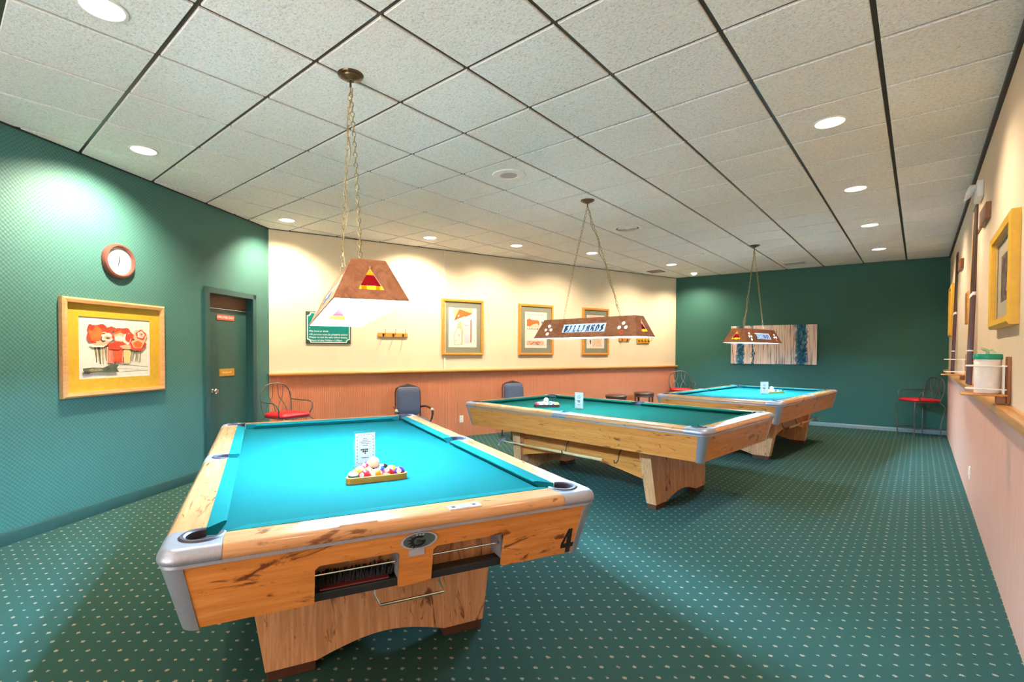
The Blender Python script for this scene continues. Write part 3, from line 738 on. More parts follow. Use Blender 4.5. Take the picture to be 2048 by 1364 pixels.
table_sign((-2.844, 4.759), .80-.85, 'clear acrylic sign with white card standing alone on the middle table')
table_sign((-1.765, 8.350), .55, 'clear acrylic sign with white card on the farthest table')

# bridge sticks
def bridge(loc, ang, label, L=1.48):
    t = thing('bridge_stick', label, 'bridge stick', loc, ang, 'bridge sticks')
    mb = MB(); mb.tube([(.0,0,0),(.55,0,0)], [.007,.009], 10); mb.tube([(.55,0,0),(L,0,0)], [.012,.015], 10); mb.build('shaft', 'cue_pale', t)
    mb = MB()
    mb.tube([(.01,0,0),(-.03,0,0)], .010, 8)
    for a in (-.062,-.03,.0,.03,.062):
        mb.tube([(-.03,a*.55,-.004),(-.034,a,.024 if abs(a) < .05 else .045)], .006, 6)
    mb.tube([(-.03,-.062*.55,-.004),(-.03,.062*.55,-.004)], .007, 6)
    mb.tube([(-.03,-.03,-.004),(-.030,-.058,-.045)], .006, 6); mb.tube([(-.03,.03,-.004),(-.030,.058,-.045)], .006, 6)
    mb.build('bridge_head', 'brushed_metal', t)
    return t
bridge(tw('B',-.965,-.612,.3905), B_ANG, 'pale wooden bridge stick hanging under the side of the middle table', 1.34)
bridge(tw('C',.94,-.612,.3905), C_ANG+PI, 'bridge stick with dark head hanging under the farthest table', 1.34)

# ------------------------------------------------------------------ hanging table lamps
LB, LT, WB, WT, LH = 1.31, 1.16, .36, .16, .21
def stroke_letters(word):
    """broad-nib blackletter strokes: list of polygons in a unit box per letter"""
    nib = Vector((.115, .080))
    def pen(pts):
        out = []
        for a, b in zip(pts[:-1], pts[1:]):
            a, b = Vector(a), Vector(b); out.append([tuple(a-nib), tuple(b-nib), tuple(b+nib), tuple(a+nib)])
        return out
    Ls = {'B': [[(.12,.9),(.22,.78),(.22,.12),(.12,.05)], [(.22,.82),(.62,.92),(.72,.78),(.60,.58),(.34,.52)], [(.34,.52),(.70,.46),(.74,.2),(.52,.05),(.22,.12)], [(.42,.86),(.42,.14)]],
          'I': [[(.15,.82),(.35,.92),(.45,.82),(.45,.25),(.30,.08),(.10,.14)], [(.45,.88),(.68,.92)]],
          'L': [[(.15,.85),(.35,.92),(.40,.75),(.30,.20),(.15,.06)], [(.15,.08),(.45,.14),(.70,.06),(.78,.20)]],
          'A': [[(.10,.60),(.25,.82),(.50,.92)], [(.55,.92),(.62,.70),(.62,.18),(.76,.06)], [(.30,.80),(.30,.20),(.16,.06)], [(.30,.46),(.62,.50)], [(.12,.10),(.36,.05)]],
          'R': [[(.12,.86),(.24,.80),(.24,.15),(.12,.05)], [(.24,.82),(.58,.92),(.70,.74),(.52,.54),(.28,.52)], [(.46,.54),(.64,.34),(.70,.10),(.84,.08)]],
          'D': [[(.12,.78),(.34,.92),(.66,.80),(.76,.48),(.62,.16),(.36,.05),(.14,.14)], [(.30,.84),(.26,.50),(.34,.14)]],
          'S': [[(.70,.80),(.50,.92),(.26,.82),(.28,.60),(.62,.42),(.68,.20),(.44,.05),(.14,.14)], [(.50,.92),(.44,.05)]]}
    res = []
    for i, ch in enumerate(word):
        for st in Ls[ch]:
            for q in pen(st): res.append([(i*1.0+a+.16*b, b) for a, b in q])
    return res
def make_lamp(key, label):
    t = thing('billiard_lamp', label, 'lamp', group='hanging table lamps')
    W_ = math.hypot(LH, (WB-WT)/2); E_ = math.hypot(LH, (LB-LT)/2)
    def side(sy):
        def fr(u, w, d):     # w 0..1 up the slope, d outward
            n = Vector((0, sy*LH, (WB-WT)/2)).normalized()
            return (u*(-sy), sy*(WB/2-(WB-WT)/2*w)+n.y*d, LH*w+n.z*d)
        return fr
    def end(sx):
        def fr(u, w, d):
            n = Vector((sx*LH, 0, (LB-LT)/2)).normalized()
            return (sx*(LB/2-(LB-LT)/2*w)+n.x*d, u*sx, LH*w+n.z*d)
        return fr
    for sy in (1,-1):
        fr = side(sy)
        holes = []
        for cx in (-.475,.475):
            for a, b in ((0,.60),(0,.24),(-.036,.42),(.036,.42)): holes.append([(cx+p, q/W_*1) for p, q in circ(a, 0, .0165, 16)])
            for k, (a, b) in enumerate(((0,.64),(0,.22),(-.038,.43),(.038,.43))): holes[-4+k] = [(cx+a+.0165*math.cos(2*PI*j/16), b+.0165/W_*math.sin(2*PI*j/16)) for j in range(16)]
        win = rect(-.275,.26,.275,.70)
        poly = [(-LB/2,0),(LB/2,0),(LT/2,1),(-LT/2,1)]
        vf = flat2d('poly', [poly, win]+holes, depth=.002); mb = MB()
        put(mb, vf, lambda a,b,c: fr(a,b,.003+c*2), 0); put(mb, vf, lambda a,b,c: fr(a*.998,b,-.0015+c), 1)
        panel = mb.build('shade_panel', ['copper_laminate', 'shade_white'], t, smooth=False)
        mb = MB(); put(mb, flat2d('poly', [rect(-.28,.25,.28,.71)], depth=.002), lambda a,b,c: fr(a,b,-.0045+c)); pane = mb.build('name_pane', 'opal', panel, smooth=False)
        mb = MB()
        for q in stroke_letters('BILLIARDS'): put(mb, flat2d('poly', [q], depth=.001), lambda a,b,c: fr((a-4.55)*.0575, .305+b*.345, -.0018+c))
        mb.build('lettering', 'lamp_blue_ink', panel, smooth=False)
        mb = MB(); put(mb, flat2d('poly', [[(.475+.021*math.cos(2*PI*j/16), .22+.021/W_*math.sin(2*PI*j/16)) for j in range(16)]], depth=.002), lambda a,b,c: fr(a,b,-.0045+c)); mb.build('red_jewel', 'glass_ruby', panel, smooth=False)
    for sx in (1,-1):
        fr = end(sx)
        tri = [(-.062,.24),(.062,.24),(0,.78)]
        vf = flat2d('poly', [[(-WB/2,0),(WB/2,0),(WT/2,1),(-WT/2,1)], tri], depth=.002); mb = MB()
        put(mb, vf, lambda a,b,c: fr(a,b,.003+c*2), 0); put(mb, vf, lambda a,b,c: fr(a,b,-.0015+c), 1)
        panel = mb.build('end_panel', ['copper_laminate', 'shade_white'], t, smooth=False)
        mb = MB(); off = lambda a,b,c: fr(a,b,-.0045+c)
        put(mb, flat2d('poly', [[(-.020,.62),(.020,.62),(0,.79)]], depth=.002), off, 0)
        put(mb, flat2d('poly', [[(-.052,.35),(.052,.35),(.020,.62),(-.020,.62)]], depth=.002), off, 1)
        for a, b, k in ((-.070,-.048,2),(-.048,-.020,0),(-.020,.022,2),(.022,.044,0),(.044,.070,2)):
            put(mb, flat2d('poly', [rect(a,.22,b,.35)], depth=.002), off, k)
        mb.build('stained_glass', ['glass_orange','glass_red','glass_amber'], panel, smooth=False)
        mb = MB(); mb.lathe([(0,.010),(.006,.008),(.008,0),(.008,-.002)], 12, (0,0,0), 0, lambda a,b,h: fr(a, .79+b/E_, h+.004)); mb.build('stud', 'chrome', panel)
    mb = MB(); put(mb, flat2d('poly', [rect(-LT/2,-WT/2,LT/2,WT/2), rect(-.33,-.068,.33,.068), rect(-LT/2+.02,-.068,-.39,.068), rect(.39,-.068,LT/2-.02,.068)], depth=.005), lambda a,b,c: (a,b,LH+c)); mb.build('top_panel', 'copper_laminate', t, smooth=False)
    mb = MB(); mb.box((-LT/2+.01,-.072,LH-.006),(LT/2-.01,.072,LH-.003)); mb.build('added_top_diffuser', 'opal_uplight', t, smooth=False)  # unseen cut-outs and opal sheet, added so the tubes brighten the ceiling
    for y in (-.075,.075):
        mb = MB(); mb.tube([(-.585,y,.050),(.585,y,.050)], .013, 12); mb.build('fluorescent_tube', 'tube_'+key, t)
        for x in (-.60,.60):
            mb = MB(); mb.box((x-.018,y-.018,.028),(x+.018,y+.018,.075)); mb.build('tube_holder', 'shade_white', t, smooth=False)
    return t
def chain_mesh(mb, a, b, link=.034, sag=.0):
    a, b = Vector(a), Vector(b); n = int((b-a).length/link); d = (b-a).normalized()
    x = d.cross(Vector((0,0,1)));  x = x.normalized() if x.length > .01 else Vector((1,0,0)); y = d.cross(x)
    side = Vector((1,.3,0)).normalized()
    for i in range(n):
        c = a+(b-a)*((i+.5)/n)+side*sag*math.sin(PI*(i+.5)/n); s_ = x if i % 2 else y
        pts = [c+d*(.020*math.cos(q) if True else 0)+s_*(.0105*math.sin(q)) for q in [2*PI*k/10 for k in range(10)]]
        mb.tube(pts, .0023, 5, closed=True)
translucent('glass_ruby', (.75,.03,.03)); plain('lamp_blue_ink', (.02,.10,.22), .5)
def hang(t, loc, ang, tilt, canopy_xy, cord_left):
    t.location = loc; t.rotation_euler = (0, -tilt, ang)
    inv = t.matrix_basis.inverted()
    top = inv @ Vector((canopy_xy[0], canopy_xy[1], H))
    # canopy
    mb = MB(); z = Vector((0,0,1))
    mw = lambda p: inv @ Vector(p)
    mb.lathe([(0,-.032),(.020,-.034),(.026,-.028),(.040,-.022),(.052,-.020),(.055,-.012),(.072,-.008),(.076,0)], 28, (0,0,0), 0, lambda a,b,h: mw((canopy_xy[0]+a, canopy_xy[1]+b, H+h)))
    mb.tube([mw((canopy_xy[0], canopy_xy[1], H-.03)), mw((canopy_xy[0], canopy_xy[1], H-.075))], .006, 8)
    mb.build('canopy', 'bronze', t)
    start = mw((canopy_xy[0], canopy_xy[1], H-.075))
    for k, sx in enumerate((-1,1)):
        e = Vector((sx*.36, 0, LH+.03)); mb = MB(); chain_mesh(mb, start, e, sag=.01*sx); 
        mb.tube([(sx*.36+.010*math.cos(q),0,LH+.012+.012*math.sin(q)) for q in [2*PI*j/10 for j in range(10)]], .0025, 5, closed=True)
        mb.build('chain', 'brass_old', t)
    sx = -1 if cord_left else 1
    e = Vector((sx*.36, .01, LH)); pts = []
    for j in range(25):
        f = j/24; p = start*(1-f)+e*f; pts.append(p+Vector((.014*math.sin(f*26), .012*math.cos(f*21), 0)))
    mb = MB(); mb.tube(pts, .0035, 6); mb.build('cord', 'cord_gold', t)
TH_A, TH_B, TH_C = -.419, -.085, -.147+PI/2
hang(make_lamp('near', 'copper-brown hanging lamp, underside glowing white, over the nearest table'), (-2.586-.026*math.cos(TH_A), 1.688-.026*math.sin(TH_A), EYE+.213), TH_A, .054, (-2.586,1.688), True)
hang(make_lamp('middle', 'brown hanging lamp with a BILLIARDS pane, over the middle table'), (-2.755+.051*math.cos(TH_B), 4.761+.051*math.sin(TH_B), EYE+.147), TH_B, 0, (-2.755,4.761), False)
hang(make_lamp('far', 'orange-brown hanging lamp in front of the striped canvas, over the farthest table'), (-1.947+.017*math.cos(TH_C), 8.444+.017*math.sin(TH_C), EYE+.133), TH_C, 0, (-1.947,8.444), True)

# ------------------------------------------------------------------ ceiling fixtures
def downlight(x, y, label, power, r=.088, size=135, bulb=False, aim=None):
    t = thing('ceiling_light', label, 'ceiling light', (x, y, H), 0, 'recessed ceiling lights')
    mb = MB(); mb.lathe([(r+.016,-.002),(r+.014,-.006),(r+.002,-.007),(r,-.001)], 32); mb.build('trim_ring', 'trim_white', t)
    mb = MB()
    if bulb: mb.lathe([(0,-.045),(.03,-.040),(.05,-.022),(.055,0),(.03,.006),(0,.006)], 24)
    else: mb.lathe([(0,-.0035),(r*.6,-.0032),(r,-.002),(r,.0)], 32)
    mb.build('lens', 'downlight_lens', t)
    ld = bpy.data.lights.new('light', 'SPOT'); ld.energy = power*DOWN_K; ld.color = DOWN_COL; ld.spot_size = math.radians(size); ld.spot_blend = .8; ld.shadow_soft_size = .05
    lo = bpy.data.objects.new('light', ld); C.objects.link(lo); lo.parent = t; lo.location = (0,0,-.05 if bulb else -.012)
    if aim: lo.rotation_euler = Vector((-aim[0], -aim[1], 1)).to_track_quat('Z', 'Y').to_euler()     # lens swivelled towards the wall
    return t
DL = [(-2.986,.583,'large bright recessed ceiling light cut by the top left edge of the photo',40), (-4.84,1.204,'recessed ceiling light above the wall clock and gold-matted painting',210),
      (-6.044,3.02,'recessed ceiling light in the corner between green and cream walls',130), (-5.385,4.832,'recessed ceiling light above the cue hooks by the white raceway',140),
      (-4.761,6.068,'recessed ceiling light above the gap between first and second print',90), (-4.158,7.345,'recessed ceiling light just right of the middle lamp chains above the cream wall',100),
      (-3.559,9.28,'recessed ceiling light beside the bare bulb near the far green wall',100)]
AIMS = [(0,0),(-.30,-.18),(-.28,.06),(-.36,.11),(-.36,.11),(-.36,.11),(-.32,.12)]
for (x, y, lb, p), am in zip(DL, AIMS): downlight(x, y, lb, p, aim=am, size=128)
downlight(-3.582, 10.584, 'bare glowing bulb in the ceiling nearest the far left corner', 70, .07, 150, True)
for y, lb in ((4.264,'largest and nearest recessed light of the right-hand ceiling row'),(6.157,'second nearest recessed light of the right-hand ceiling row'),(8.042,'third recessed light of the right-hand ceiling row'),(9.994,'farthest recessed light of the right-hand row, near the green wall')):
    downlight(-.505, y, lb, 70, aim=(.36,0), size=122)
for x, y in ((-.505,2.371),(-.505,.47),(-2.9,-1.2)): downlight(x, y, 'unseen recessed ceiling light above and behind the viewer', 25, aim=(.6,0))  # first continues the right-hand row; the others are added for fill
t = thing('ceiling_speaker', 'round white ceiling speaker with grey grille left of the middle lamp', 'speaker', (-2.917,3.600,H))
mb = MB(); mb.lathe([(.158,-.001),(.155,-.010),(.140,-.014),(.085,-.010),(.080,-.004)], 40); mb.build('trim_ring', 'trim_white', t)
mb = MB(); mb.lathe([(0,-.007),(.06,-.0065),(.080,-.004),(.080,-.001)], 32); mb.build('grille', 'grille_grey', t)
t = thing('air_vent', 'round white air diffuser with dark rings right of the middle lamp', 'vent', (-2.959,6.164,H))
mb = MB(); mb.lathe([(.205,-.001),(.203,-.010),(.180,-.018),(.150,-.012),(.146,-.002)], 40); mb.build('outer_ring', 'vent_white', t)
mb = MB(); mb.lathe([(0,-.003),(.146,-.003),(.146,-.001)], 32); mb.build('duct', 'vent_dark', t)
for k in range(5):
    r = .128-k*.024; mb = MB(); mb.lathe([(r,-.004),(r-.010,-.022),(r-.013,-.022),(r-.005,-.004)], 36); mb.build('ring', 'vent_white', t)
t = thing('ceiling_disc', 'faint flat white disc in the ceiling between middle and far lamps', 'ceiling disc', (-2.925,8.608,H))
mb = MB(); mb.lathe([(.17,-.001),(.168,-.008),(.150,-.011),(0,-.011)], 40); mb.build('cover', 'trim_white', t)
mb = MB(); mb.lathe([(0,-.0135),(.095,-.0135),(.10,-.011)], 32); mb.build('grille', 'trim_white', t)
def grille(x, y, w, d, label, m, n):
    t = thing('ceiling_register', label, 'vent', (x, y, H))
    mb = MB(); put(mb, flat2d('poly', [rect(-w/2,-d/2,w/2,d/2), rect(-w/2+.02,-d/2+.02,w/2-.02,d/2-.02)], depth=.008), lambda a,b,c: (a,b,-.005+c)); mb.build('frame', m, t, smooth=False)
    mb = MB(); mb.box((-w/2+.02,-d/2+.02,-.003),(w/2-.02,d/2-.02,-.001)); mb.build('duct', 'vent_dark' if n else m, t, smooth=False)
    for k in range(n):
        y0 = -d/2+.03+(d-.06)*k/(n-1); mb = MB(); mb.prism([(0,0),(.012,.006),(.012,.008),(0,.002)], lambda u,w_,q: (-w/2+.02+q*(w-.04), y0+u, -.011+w_), 1.0); mb.build('slat', m, t, smooth=False)
grille(-1.767,10.60,.36,.30,'pale rectangular ceiling register near the far lamp and green wall','vent_white',7)
grille(-4.10,9.86,.28,.30,'small brown square ceiling grille beside the cream wall','vent_brown',0)

# ------------------------------------------------------------------ wall things
def wthing(name, label, cat, loc, ang, group=None): return thing(name, label, cat, loc, ang, group)
def framed(label, loc, ang, w, h, fw, depth, fmat, mmat, aw, ah, art, name='framed_picture', cat='picture', group=None):
    t = wthing(name, label, cat, loc, ang, group)
    mb = MB(); O = [(-w/2,-h/2),(w/2,-h/2),(w/2,h/2),(-w/2,h/2)]; I = [(-w/2+fw,-h/2+fw),(w/2-fw,-h/2+fw),(w/2-fw,h/2-fw),(-w/2+fw,h/2-fw)]
    I2 = [(-w/2+fw*.35,-h/2+fw*.35),(w/2-fw*.35,-h/2+fw*.35),(w/2-fw*.35,h/2-fw*.35),(-w/2+fw*.35,h/2-fw*.35)]
    rings = [[(a,0,b) for a,b in O],[(a,-depth*.8,b) for a,b in O],[(a,-depth,b) for a,b in I2],[(a,-depth*.85,b) for a,b in I],[(a,-.004,b) for a,b in I]]
    mb.add([p for r in rings for p in r], [(k*4+i,k*4+(i+1)%4,(k+1)*4+(i+1)%4,(k+1)*4+i) for k in range(4) for i in range(4)]); mb.build('frame', fmat, t, smooth=False)
    mb = MB(); put(mb, flat2d('poly', [rect(-w/2+fw*.9,-h/2+fw*.9,w/2-fw*.9,h/2-fw*.9)]+([rect(-aw/2,-ah/2,aw/2,ah/2)] if aw else []), depth=.003), lambda a,b,c: (a,-.010+c,b)); mb.build('mat_board', mmat, t, smooth=False)
    pr = MB(); aw2, ah2 = aw or w-2*fw, ah or h-2*fw
    state = [0]
    def shape(poly, m):       # fractions 0..1 of the print, y up
        state[0] += 1; y0 = -.0062-.00012*state[0]
        put(pr, flat2d('poly', [[((a-.5)*aw2, (b-.5)*ah2) for a, b in poly]], depth=.0001), lambda a,b,c: (a, y0+c, b), m)
    pr.box((-aw2/2-.01,-.006,-ah2/2-.01),(aw2/2+.01,-.003,ah2/2+.01), 0)
    mats = art(shape); pr.build('print', mats, t, smooth=False)
    mb = MB(); mb.box((-w/2+fw*.92,-depth*.72,-h/2+fw*.92),(w/2-fw*.92,-depth*.72+.0015,h/2-fw*.92)); mb.build('glass_pane', 'picture_glass', t, smooth=False)
    return t
rnd = random.Random(3)
def blob(cx, cy, rx, ry, n=26, wob=.12, k=5, ph=0):
    return [(cx+rx*math.cos(a)*(1+wob*math.sin(k*a+ph)+.05*math.sin(3*a+ph*2)), cy+ry*math.sin(a)*(1+wob*math.sin(k*a+ph))) for a in [2*PI*i/n for i in range(n)]]
def art_flowers(sh):
    mats = ['print_paper','art_red','art_orange','art_peach','art_dark','art_yellow','art_olive','art_green']
    for i in range(46):
        x = .20+.66*i/45+rnd.uniform(-.01,.01); w = rnd.uniform(.005,.015); x2 = .5+(x-.5)*rnd.uniform(.82,.98); b = rnd.uniform(.22,.30)
        sh([(x2-w*.5,b),(x2+w*.5,b),(x+w,.56),(x-w,.56)], rnd.choice([6,6,6,3,7,6]))
    sh([(.36,.25),(.44,.24),(.45,.52),(.36,.52)], 3); sh([(.45,.27),(.56,.25),(.58,.50),(.46,.52)], 2); sh(blob(.64,.37,.055,.15), 5)
    for i in range(12):
        x = .38+.2*i/11; sh([(x-.003,.24),(x+.004,.24),(x+.01,.50),(x,.50)], 1)
    sh(blob(.26,.70,.165,.19,30,.07,6,.4), 1); sh(blob(.31,.66,.11,.10,24,.1,5,1), 3); sh(blob(.31,.67,.06,.07,24,.12,4,2), 4); sh(blob(.21,.73,.085,.13,24,.06,5), 2)
    sh(blob(.37,.68,.090,.065,24,.12,5,1), 0); sh(blob(.37,.67,.055,.035,20,.15,4), 3); sh(blob(.37,.665,.03,.014,16,.1,3), 4)
    sh(blob(.24,.545,.11,.035,24,.1,5), 0); sh(blob(.26,.56,.09,.025,20,.1,5), 3); sh(blob(.15,.83,.045,.05,18,.15,4), 1); sh(blob(.42,.82,.06,.04,18,.15,5), 1)
    sh(blob(.585,.70,.155,.15,30,.08,6,1.2), 1); sh(blob(.56,.70,.115,.10,28,.1,5,.5), 2); sh(blob(.54,.68,.09,.075,24,.1,5,.9), 3); sh(blob(.53,.665,.065,.045,22,.08,5), 0)
    sh(blob(.64,.66,.055,.10,24,.1,5,2), 0); sh(blob(.655,.68,.040,.08,20,.1,4), 1); sh(blob(.60,.78,.05,.035,20,.12,4), 1)
    sh(blob(.84,.71,.105,.13,30,.09,6,.3), 3); sh(blob(.85,.73,.075,.09,24,.1,5), 1); sh(blob(.85,.74,.055,.06,22,.1,5,1), 0); sh(blob(.86,.74,.038,.04,20,.12,4), 3); sh(blob(.86,.745,.014,.014,12,.1,3), 1)
    sh(blob(.47,.535,.11,.065,26,.1,5,.8), 1); sh(blob(.64,.52,.10,.04,24,.1,5), 3); sh(blob(.80,.555,.125,.105,30,.08,5,.6), 1); sh(blob(.80,.58,.095,.085,26,.07,5), 3); sh(blob(.80,.565,.068,.062,24,.06,5), 2)
    sh([(.04,.14),(.04,.17),(.16,.18),(.30,.17),(.42,.23),(.52,.22),(.48,.15),(.52,.09),(.36,.095),(.22,.11),(.06,.085)], 7)
    sh([(.10,.145),(.16,.165),(.28,.155),(.30,.125),(.14,.115)], 6); sh(blob(.09,.10,.05,.02,16,.2,4), 4); sh([(.50,.205),(.60,.215),(.96,.165),(.96,.158),(.62,.203)], 7); sh([(.5,.085),(.62,.10),(.95,.095),(.95,.09),(.6,.092)], 7)
    return mats
framed('wide oak-framed painting of red poppies with mustard mat on the green wall', onL(2.255,1.450), ANG_L, 1.0, .832, .042, .045, 'frame_oak', 'mat_mustard', .695, .530, art_flowers, 'framed_painting', 'painting')
def art_flag(sh):
    mats = ['print_paper','art_orange','art_red','art_tan','art_peach','art_grey','art_lilac','art_yellow']
    sh([(.20,.68),(.20,.96),(.85,.98),(.85,.86),(.55,.78)], 7); sh([(.38,.96),(.84,.86),(.62,.77),(.56,.78),(.26,.69),(.20,.66)], 1); sh([(.33,.80),(.38,.82),(.37,.77),(.32,.77)], 0); sh([(.38,.96),(.35,.90),(.20,.66),(.26,.69)], 2)
    sh([(.34,.64),(.42,.66),(.46,.60),(.50,.34),(.50,.06),(.20,.05),(.20,.36),(.28,.44),(.32,.56)], 4); sh([(.22,.06),(.22,.33),(.34,.50),(.44,.44),(.46,.07)], 0)
    for i in range(9): sh(blob(.22+rnd.random()*.26,.10+rnd.random()*.5,.012,.03,8,.2,3), rnd.choice([3,5,4]))
    sh([(.49,.30),(.52,.30),(.52,.68),(.49,.68)], 3); sh([(.55,.10),(.74,.10),(.74,.50),(.55,.50)], 6); sh([(.55,.545),(.73,.545),(.73,.560),(.55,.560)], 5); sh([(.77,.12),(.81,.12),(.81,.70),(.78,.70)], 2)
    return mats
def art_hill(sh):
    mats = ['paper_pink','art_orange','art_red','art_sage','art_grey','art_tan','art_peach','art_charcoal']
    for i in range(5): sh([(.10+i*.15,.905),(.21+i*.15,.905),(.21+i*.15,.92),(.10+i*.15,.92)], 4)
    sh([(.09,.60),(.09,.78),(.17,.79),(.20,.82),(.25,.79),(.34,.77),(.58,.77),(.64,.74),(.66,.66),(.62,.58)], 1); sh([(.20,.585),(.40,.66),(.55,.68),(.66,.60),(.66,.585)], 3); sh([(.08,.575),(.82,.575),(.82,.585),(.08,.585)], 5)
    sh(blob(.78,.71,.045,.045,16,.1,4), 4); sh(blob(.78,.71,.02,.025,12,.1,4), 7)
    for i in range(9): sh([(.10+i*.075,.50),(.155+i*.075,.50),(.15+i*.075,.55),(.105+i*.075,.545)], rnd.choice([4,4,5,7]))
    sh([(.09,.08),(.86,.08),(.86,.20),(.09,.20)], 6)
    for i in range(16): sh(blob(.13+rnd.random()*.68,.10+rnd.random()*.085,.05,.018,10,.2,3), rnd.choice([1,2,5,4]))
    return mats
def art_map(sh):
    mats = ['paper_pink','art_tan','art_peach','art_grey','art_charcoal','art_orange']
    sh([(.15,.93),(.85,.93),(.85,.965),(.15,.965)], 2); sh([(.15,.50),(.85,.50),(.85,.90),(.15,.90)], 1); sh([(.2,.55),(.5,.72),(.8,.6),(.8,.55)], 5)
    sh([(.34,.05),(.86,.05),(.86,.36),(.34,.36)], 1); sh([(.58,.06),(.60,.06),(.60,.35),(.58,.35)], 2)
    for i in range(8): sh(blob(.4+rnd.random()*.4,.08+rnd.random()*.25,.04,.02,10,.2,3), 2)
    sh(blob(.22,.20,.04,.06,14,.1,3), 4); sh(blob(.24,.15,.02,.03,10,.1,3), 4)
    return mats
PG = 'orange-framed prints on the cream wall'
framed('orange-framed print of a red pennant, leftmost of three on the cream wall', onC(2.970,1.823), ANG_C, .78, .93, .042, .04, 'frame_orange', 'mat_green', .535, .660, art_flag, 'framed_print', 'picture', PG)
framed('orange-framed print of a red hill, left end of the BILLIARDS lamp before it', onC(4.490,1.820), ANG_C, .775, .928, .042, .04, 'frame_orange', 'mat_green', .50, .66, art_hill, 'framed_print', 'picture', PG)
framed('orange-framed print with a tan map, mostly behind the BILLIARDS lamp', onC(5.960,1.820), ANG_C, .70, .93, .042, .04, 'frame_orange', 'mat_green', .475, .66, art_map, 'framed_print', 'picture', PG)
def art_photo(sh):
    mats = ['mat_tan','art_charcoal','art_grey','art_dark']
    sh([(.20,.20),(.80,.20),(.80,.82),(.20,.82)], 1)
    for i in range(14): sh(blob(.28+rnd.random()*.44,.28+rnd.random()*.46,.07,.06,14,.2,4), rnd.choice([1,2,3]))
    return mats
framed('gold-framed dark print on the right wall above the tub of wipes', onR(4.18,1.880), ANG_R, .95, .60, .05, .045, 'frame_gold', 'mat_tan', .80, .46, art_photo, 'framed_picture', 'picture')
framed('gold-framed picture seen edge-on at the far end of the right wall', onR(10.45,2.07), ANG_R, .85, .78, .05, .04, 'frame_gold', 'mat_tan', .60, .52, art_photo, 'framed_picture', 'picture')
# canvas on the far wall
t = thing('canvas_painting', 'wide unframed abstract canvas with blue streaks on the dark green wall', 'painting', onB(1.902,1.573), ANG_B)
mb = MB(); mb.box((-.757,-.045,-.394),(.757,0,.394)); mb.build('canvas', 'abstract_canvas', t, bevel=.004)
# clock
t = thing('wall_clock', 'round wall clock with dark red rim above the framed poppy painting', 'clock', onL(2.232,2.236), ANG_L)
toY = lambda a,b,h: (a,-h,b)
mb = MB(); mb.lathe([(.156,0),(.158,.022),(.150,.040),(.136,.046),(.126,.040),(.124,.026),(.120,.010)], 48, (0,0,0), 0, toY); mb.build('rim', 'clock_rim', t)
mb = MB(); mb.lathe([(0,.020),(.124,.020),(.124,.0)], 48, (0,0,0), 0, toY); mb.build('dial', 'clock_face', t)
mb = MB()
for k in range(12):
    a = PI/2-2*PI*k/12; put(mb, flat2d('text', str(12 if k == 0 else k), .024, depth=.0006), lambda p,q,c: (.100*math.cos(a)+p, -.0205-c, .100*math.sin(a)+q))
mb.build('numerals', 'grille_grey', t, smooth=False)
for a, L, w in ((math.radians(94), .085, .004), (math.radians(254), .062, .005)):
    mb = MB(); put(mb, flat2d('poly', [[(-.014,-w),(L,-w*.4),(L,w*.4),(-.014,w)]], depth=.001), lambda p,q,c: (p*math.cos(a)-q*math.sin(a), -.0225-c, p*math.sin(a)+q*math.cos(a))); mb.build('hand', 'ink_black', t, smooth=False)
# rules sign
t = thing('rules_sign', 'teal rules sign with silver border partly behind the nearest lamp', 'sign', onC(.786,1.757), ANG_C)
mb = MB(); mb.box((-.315,-.016,-.228),(.315,0,.228)); mb.build('board', 'sign_dark', t, bevel=.003)
def scallop(w, h, r):
    p = []
    for sx, sy, a0 in ((1,1,270),(-1,1,0),(-1,-1,90),(1,-1,180)): p += arc(sx*w, sy*h, r, a0, a0-90, 8)
    return p
mb = MB(); put(mb, flat2d('poly', [scallop(.300,.214,.045)], depth=.001), lambda a,b,c: (a,-.0168+c,b)); mb.build('panel', 'sign_teal', t, smooth=False)
mb = MB(); put(mb, flat2d('poly', [scallop(.300,.214,.045), scallop(.288,.202,.045)], depth=.001), lambda a,b,c: (a,-.0180+c,b)); mb.build('border', 'sign_silver', t, smooth=False)
mb = MB()
for tx, z in (('\u2022No food or drink', -.050), ('\u2022All persons must be properly attired', -.096), ('\u2022Please re-rack the balls before leaving', -.137), ('\u2022Hours of play 9:00am-11:00pm', -.180)):
    vs, fs = flat2d('text', tx, .036, depth=.0008); x0 = min(p[0] for p in vs); L = max(p[0] for p in vs)-x0; k = min(1, .535/L)
    mb.add([((p[0]-x0)*k-.272, -.0178+p[2], z+p[1]) for p in vs], fs)
put(mb, flat2d('text', '\u2022', .04, depth=.0008), lambda a,b,c: (-.265+a,-.0178+c,-.005+b))
mb.build('lettering', 'paper_white', t, smooth=False)
